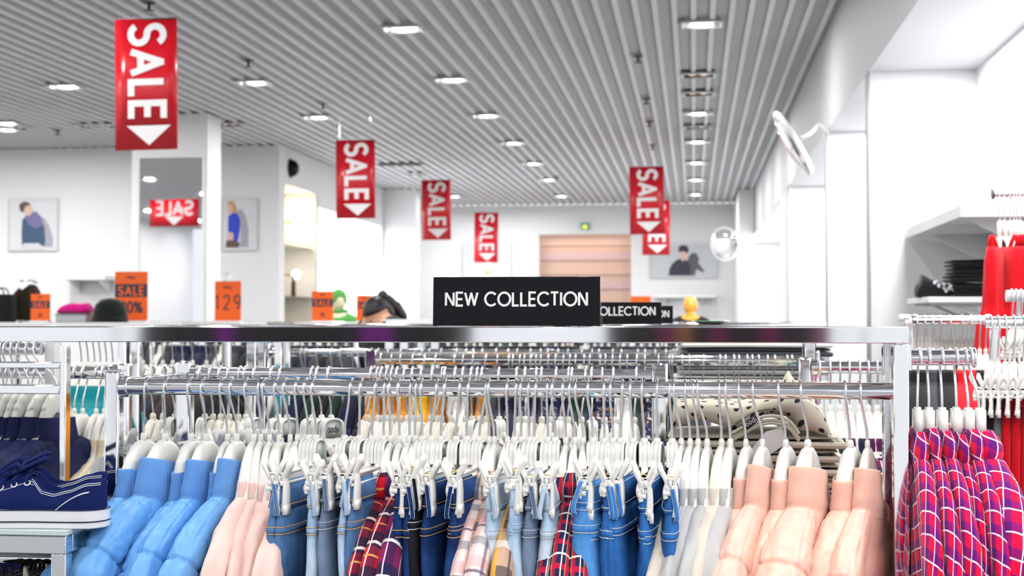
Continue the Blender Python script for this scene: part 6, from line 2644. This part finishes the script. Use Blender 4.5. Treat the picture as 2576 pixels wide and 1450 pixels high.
# person behind the rails: dark bun, looking down to the left
hp = at(956, 797, 8.0)
t = thing('person', 'person with dark hair in a bun looking down, seen above the front rack', 'person', (hp.x + .05, 8.05, 0), -.7)
J, B, Rr = body_joints(1.58, .12)
fig = figure('body', SKIN, t, J, B, Rr, 0)
top = figure('dark_top', fabric('dark_grey_top', (.03, .03, .035)), t, [J[i] for i in (0, 1, 2, 3, 5, 6, 7, 8, 10, 11, 12, 13)], [(0, 1), (1, 2), (2, 3), (3, 4), (4, 5), (5, 6), (6, 7), (3, 8), (8, 9), (9, 10), (10, 11)], [(.168, .118), (.142, .108), (.158, .118), (.112, .088), .09, .074, .058, .046, .09, .074, .058, .046], 0)
trs = figure('trousers', G_NAVY, t, [J[i] for i in (0, 15, 16, 17, 19, 20, 21)], [(0, 1), (1, 2), (2, 3), (0, 4), (4, 5), (5, 6)], [(.165, .115), .102, .074, .06, .102, .074, .06], 0)
Minv = Matrix.Rotation(.7, 3, 'Z')
hc = Minv @ (hp - t.location)
fd = Minv @ V((-.62, -.62, -.42))
hd, M = add_head(t, hc, fd, SKIN)
q = MB()
q.tube([hc + M @ V((0, .03, -.07)), (J[4] + hc) / 2 + V((0, .02, -.02)), J[3]], [.05, .05, .055], 12)
q.build('neck', SKIN, t)
q = MB()
src = head_mesh(1.09)
keep = MB()
keep.v = list(src.v)
for f_, u_, m_ in zip(src.f, src.uv, src.m):
    cx_ = sum((V(src.v[i]) for i in f_), V()) / len(f_)
    if cx_.z > .048 - .35 * max(0, cx_.y) or cx_.y > .035 + .0 and cx_.z > -.06:
        if len(f_) < 6:
            keep.f.append(f_)
            keep.uv.append(u_)
            keep.m.append(m_)
keep.v = [tuple(hc + M @ (V(v) + V((0, .002, .002)))) for v in keep.v]
hr = keep.build('hair', HAIRD, t, True)
sm = hr.modifiers.new('thickness', 'SOLIDIFY')
sm.thickness = .012
q = MB()
q.sphere((0, 0, 0), (.034, .032, .036), 16, 10)
q.v = [tuple(hc + M @ (V(v) + V((.01, .062, .098)))) for v in q.v]
q.build('hair_bun', HAIRD, t, True)
q = MB()
q.tube(spl([tuple(hc + M @ V(p)) for p in ((.02, .075, .085), (.035, .10, .02), (.045, .11, -.07), (.045, .10, -.16))], 6), [.026] * 6 + [.034] * 6 + [.026] * 7, 12)
q.build('hair_lock', HAIRD, t, True)
for sg in (-1, 1):
    q = MB()
    q.sphere((0, 0, 0), (.014, .006, .008), 12, 8)
    q.v = [tuple(hc + M @ (V(v) + V((sg * .031, -.083, .004)))) for v in q.v]
    q.build('eye', HAIRD, t, True)
q = MB()
q.sphere((0, 0, 0), (.022, .006, .006), 12, 8)
q.v = [tuple(hc + M @ (V(v) + V((0, -.090, -.066)))) for v in q.v]
q.build('lips', paint('lips', (.5, .12, .1), .4, 0, .05, 20), t, True)


def mannequin(label, px, py, Y, s, face, skin, coat, rz=0.0, hat=None):
    hp = at(px, py, Y)
    t = thing('mannequin', label, 'mannequin', (hp.x, Y, 0), 0)
    H = hp.z + .12 * s
    J, B, Rr = body_joints(H * 1.0 / .985, 0)
    k = H / 1.68
    fig = figure('body', skin, t, J, B, Rr, 0)
    figure('jacket', coat, t, [J[i] for i in (0, 1, 2, 3, 4, 5, 6, 7, 8, 10, 11, 12, 13)], [(0, 1), (1, 2), (2, 3), (3, 4), (3, 5), (5, 6), (6, 7), (7, 8), (3, 9), (9, 10), (10, 11), (11, 12)], [(.17, .12), (.145, .11), (.16, .12), (.115, .09), (.066, .066), .09, .076, .06, .048, .09, .076, .06, .048], 0)
    hc = hp - t.location
    add_head(t, hc, face, skin, None, s)
    q = MB()
    q.tube([hc + V((0, .01, -.08 * s)), J[4], J[3]], [.045 * s, .048, .055], 12)
    q.build('neck', skin, t)
    q = MB()
    q.lathe([(.001, 0), (.15, 0), (.15, .012), (.001, .014)], 24)
    q.build('base_plate', STEEL, t)
    if hat:
        q = MB()
        q.lathe([(.088 * s, -.02), (.092 * s, .0), (.088 * s, .05 * s), (.068 * s, .1 * s), (.03 * s, .125 * s), (.002, .13 * s)], 24)
        q.v = [tuple(V(v) + hc + V((0, .005, .02 * s))) for v in q.v]
        q.build('hood', hat, t, True)
        q = MB()
        q.tube([tuple(hc + V((.075 * math.cos(a * PI / 8) * s, .01 + .085 * math.sin(a * PI / 8) * s, -.095 * s))) for a in range(17)], .03 * s, 10)
        q.build('scarf', hat, t, True)
    return t


YELM = paint('amber_mannequin', (.88, .42, .06), .35, 0, .05, 12, coat=.3)
PALM = paint('pale_mannequin', (.86, .78, .55), .35, 0, .05, 12)
GRNM = fabric('leaf_green_knit', (.10, .36, .08))
mannequin('amber headed mannequin in a black jacket, right of the black signs', 1737, 770, 12.6, .78, (-.6, -.7, -.2), YELM, G_BLACK)
mannequin('mannequin with a leaf green hood beside the orange sale card', 852, 762, 12.0, .8, (.5, -.8, -.1), PALM, GRNM, 0, GRNM)
mannequin('small pale mannequin under the smallest sale banner', 1230, 678, 20.6, .85, (-.3, -.9, 0), PALM, fabric('pale_rose_top', (.8, .55, .5)))

# unseen dark coats, made up behind the viewpoint to darken the front bar's reflection
YBK = -2.0
rail('made-up rail of dark coats behind the viewpoint, darkening the front bar reflection', -2.75, .75, YBK, 1.66, .0134)
i = 0
x = -2.52
while x < .56:
    if not (-1.06 < x < -.36):
        i += 1
        m, nm = (G_BLACK, 'black')
        if abs(x + 2.12) < .05 or abs(x + 1.44) < .05:
            m, nm = (fabric('violet_cloth', (.12, .006, .15)), 'violet')
        elif x > -.34 and i % 3 == 0:
            m, nm = (G_PUR, 'plum')
        elif -.06 < x < .2 and i % 2:
            m, nm = (G_BRN, 'brown')
        zn = low_hanger(x, x, YBK, 1.66, 'made-up hanger behind the viewpoint, %s from the left, mirrored in the front bar' % nth(i), 'made-up hangers behind the viewpoint')
        simple(i % 4, m, 'coat', '%s made-up coat behind the viewpoint, %s from the left, mirrored in the front bar' % (nm, nth(i)), 'coat', 'made-up coats behind the viewpoint', (x, YBK, zn), 0, 1.5)
    x += .075
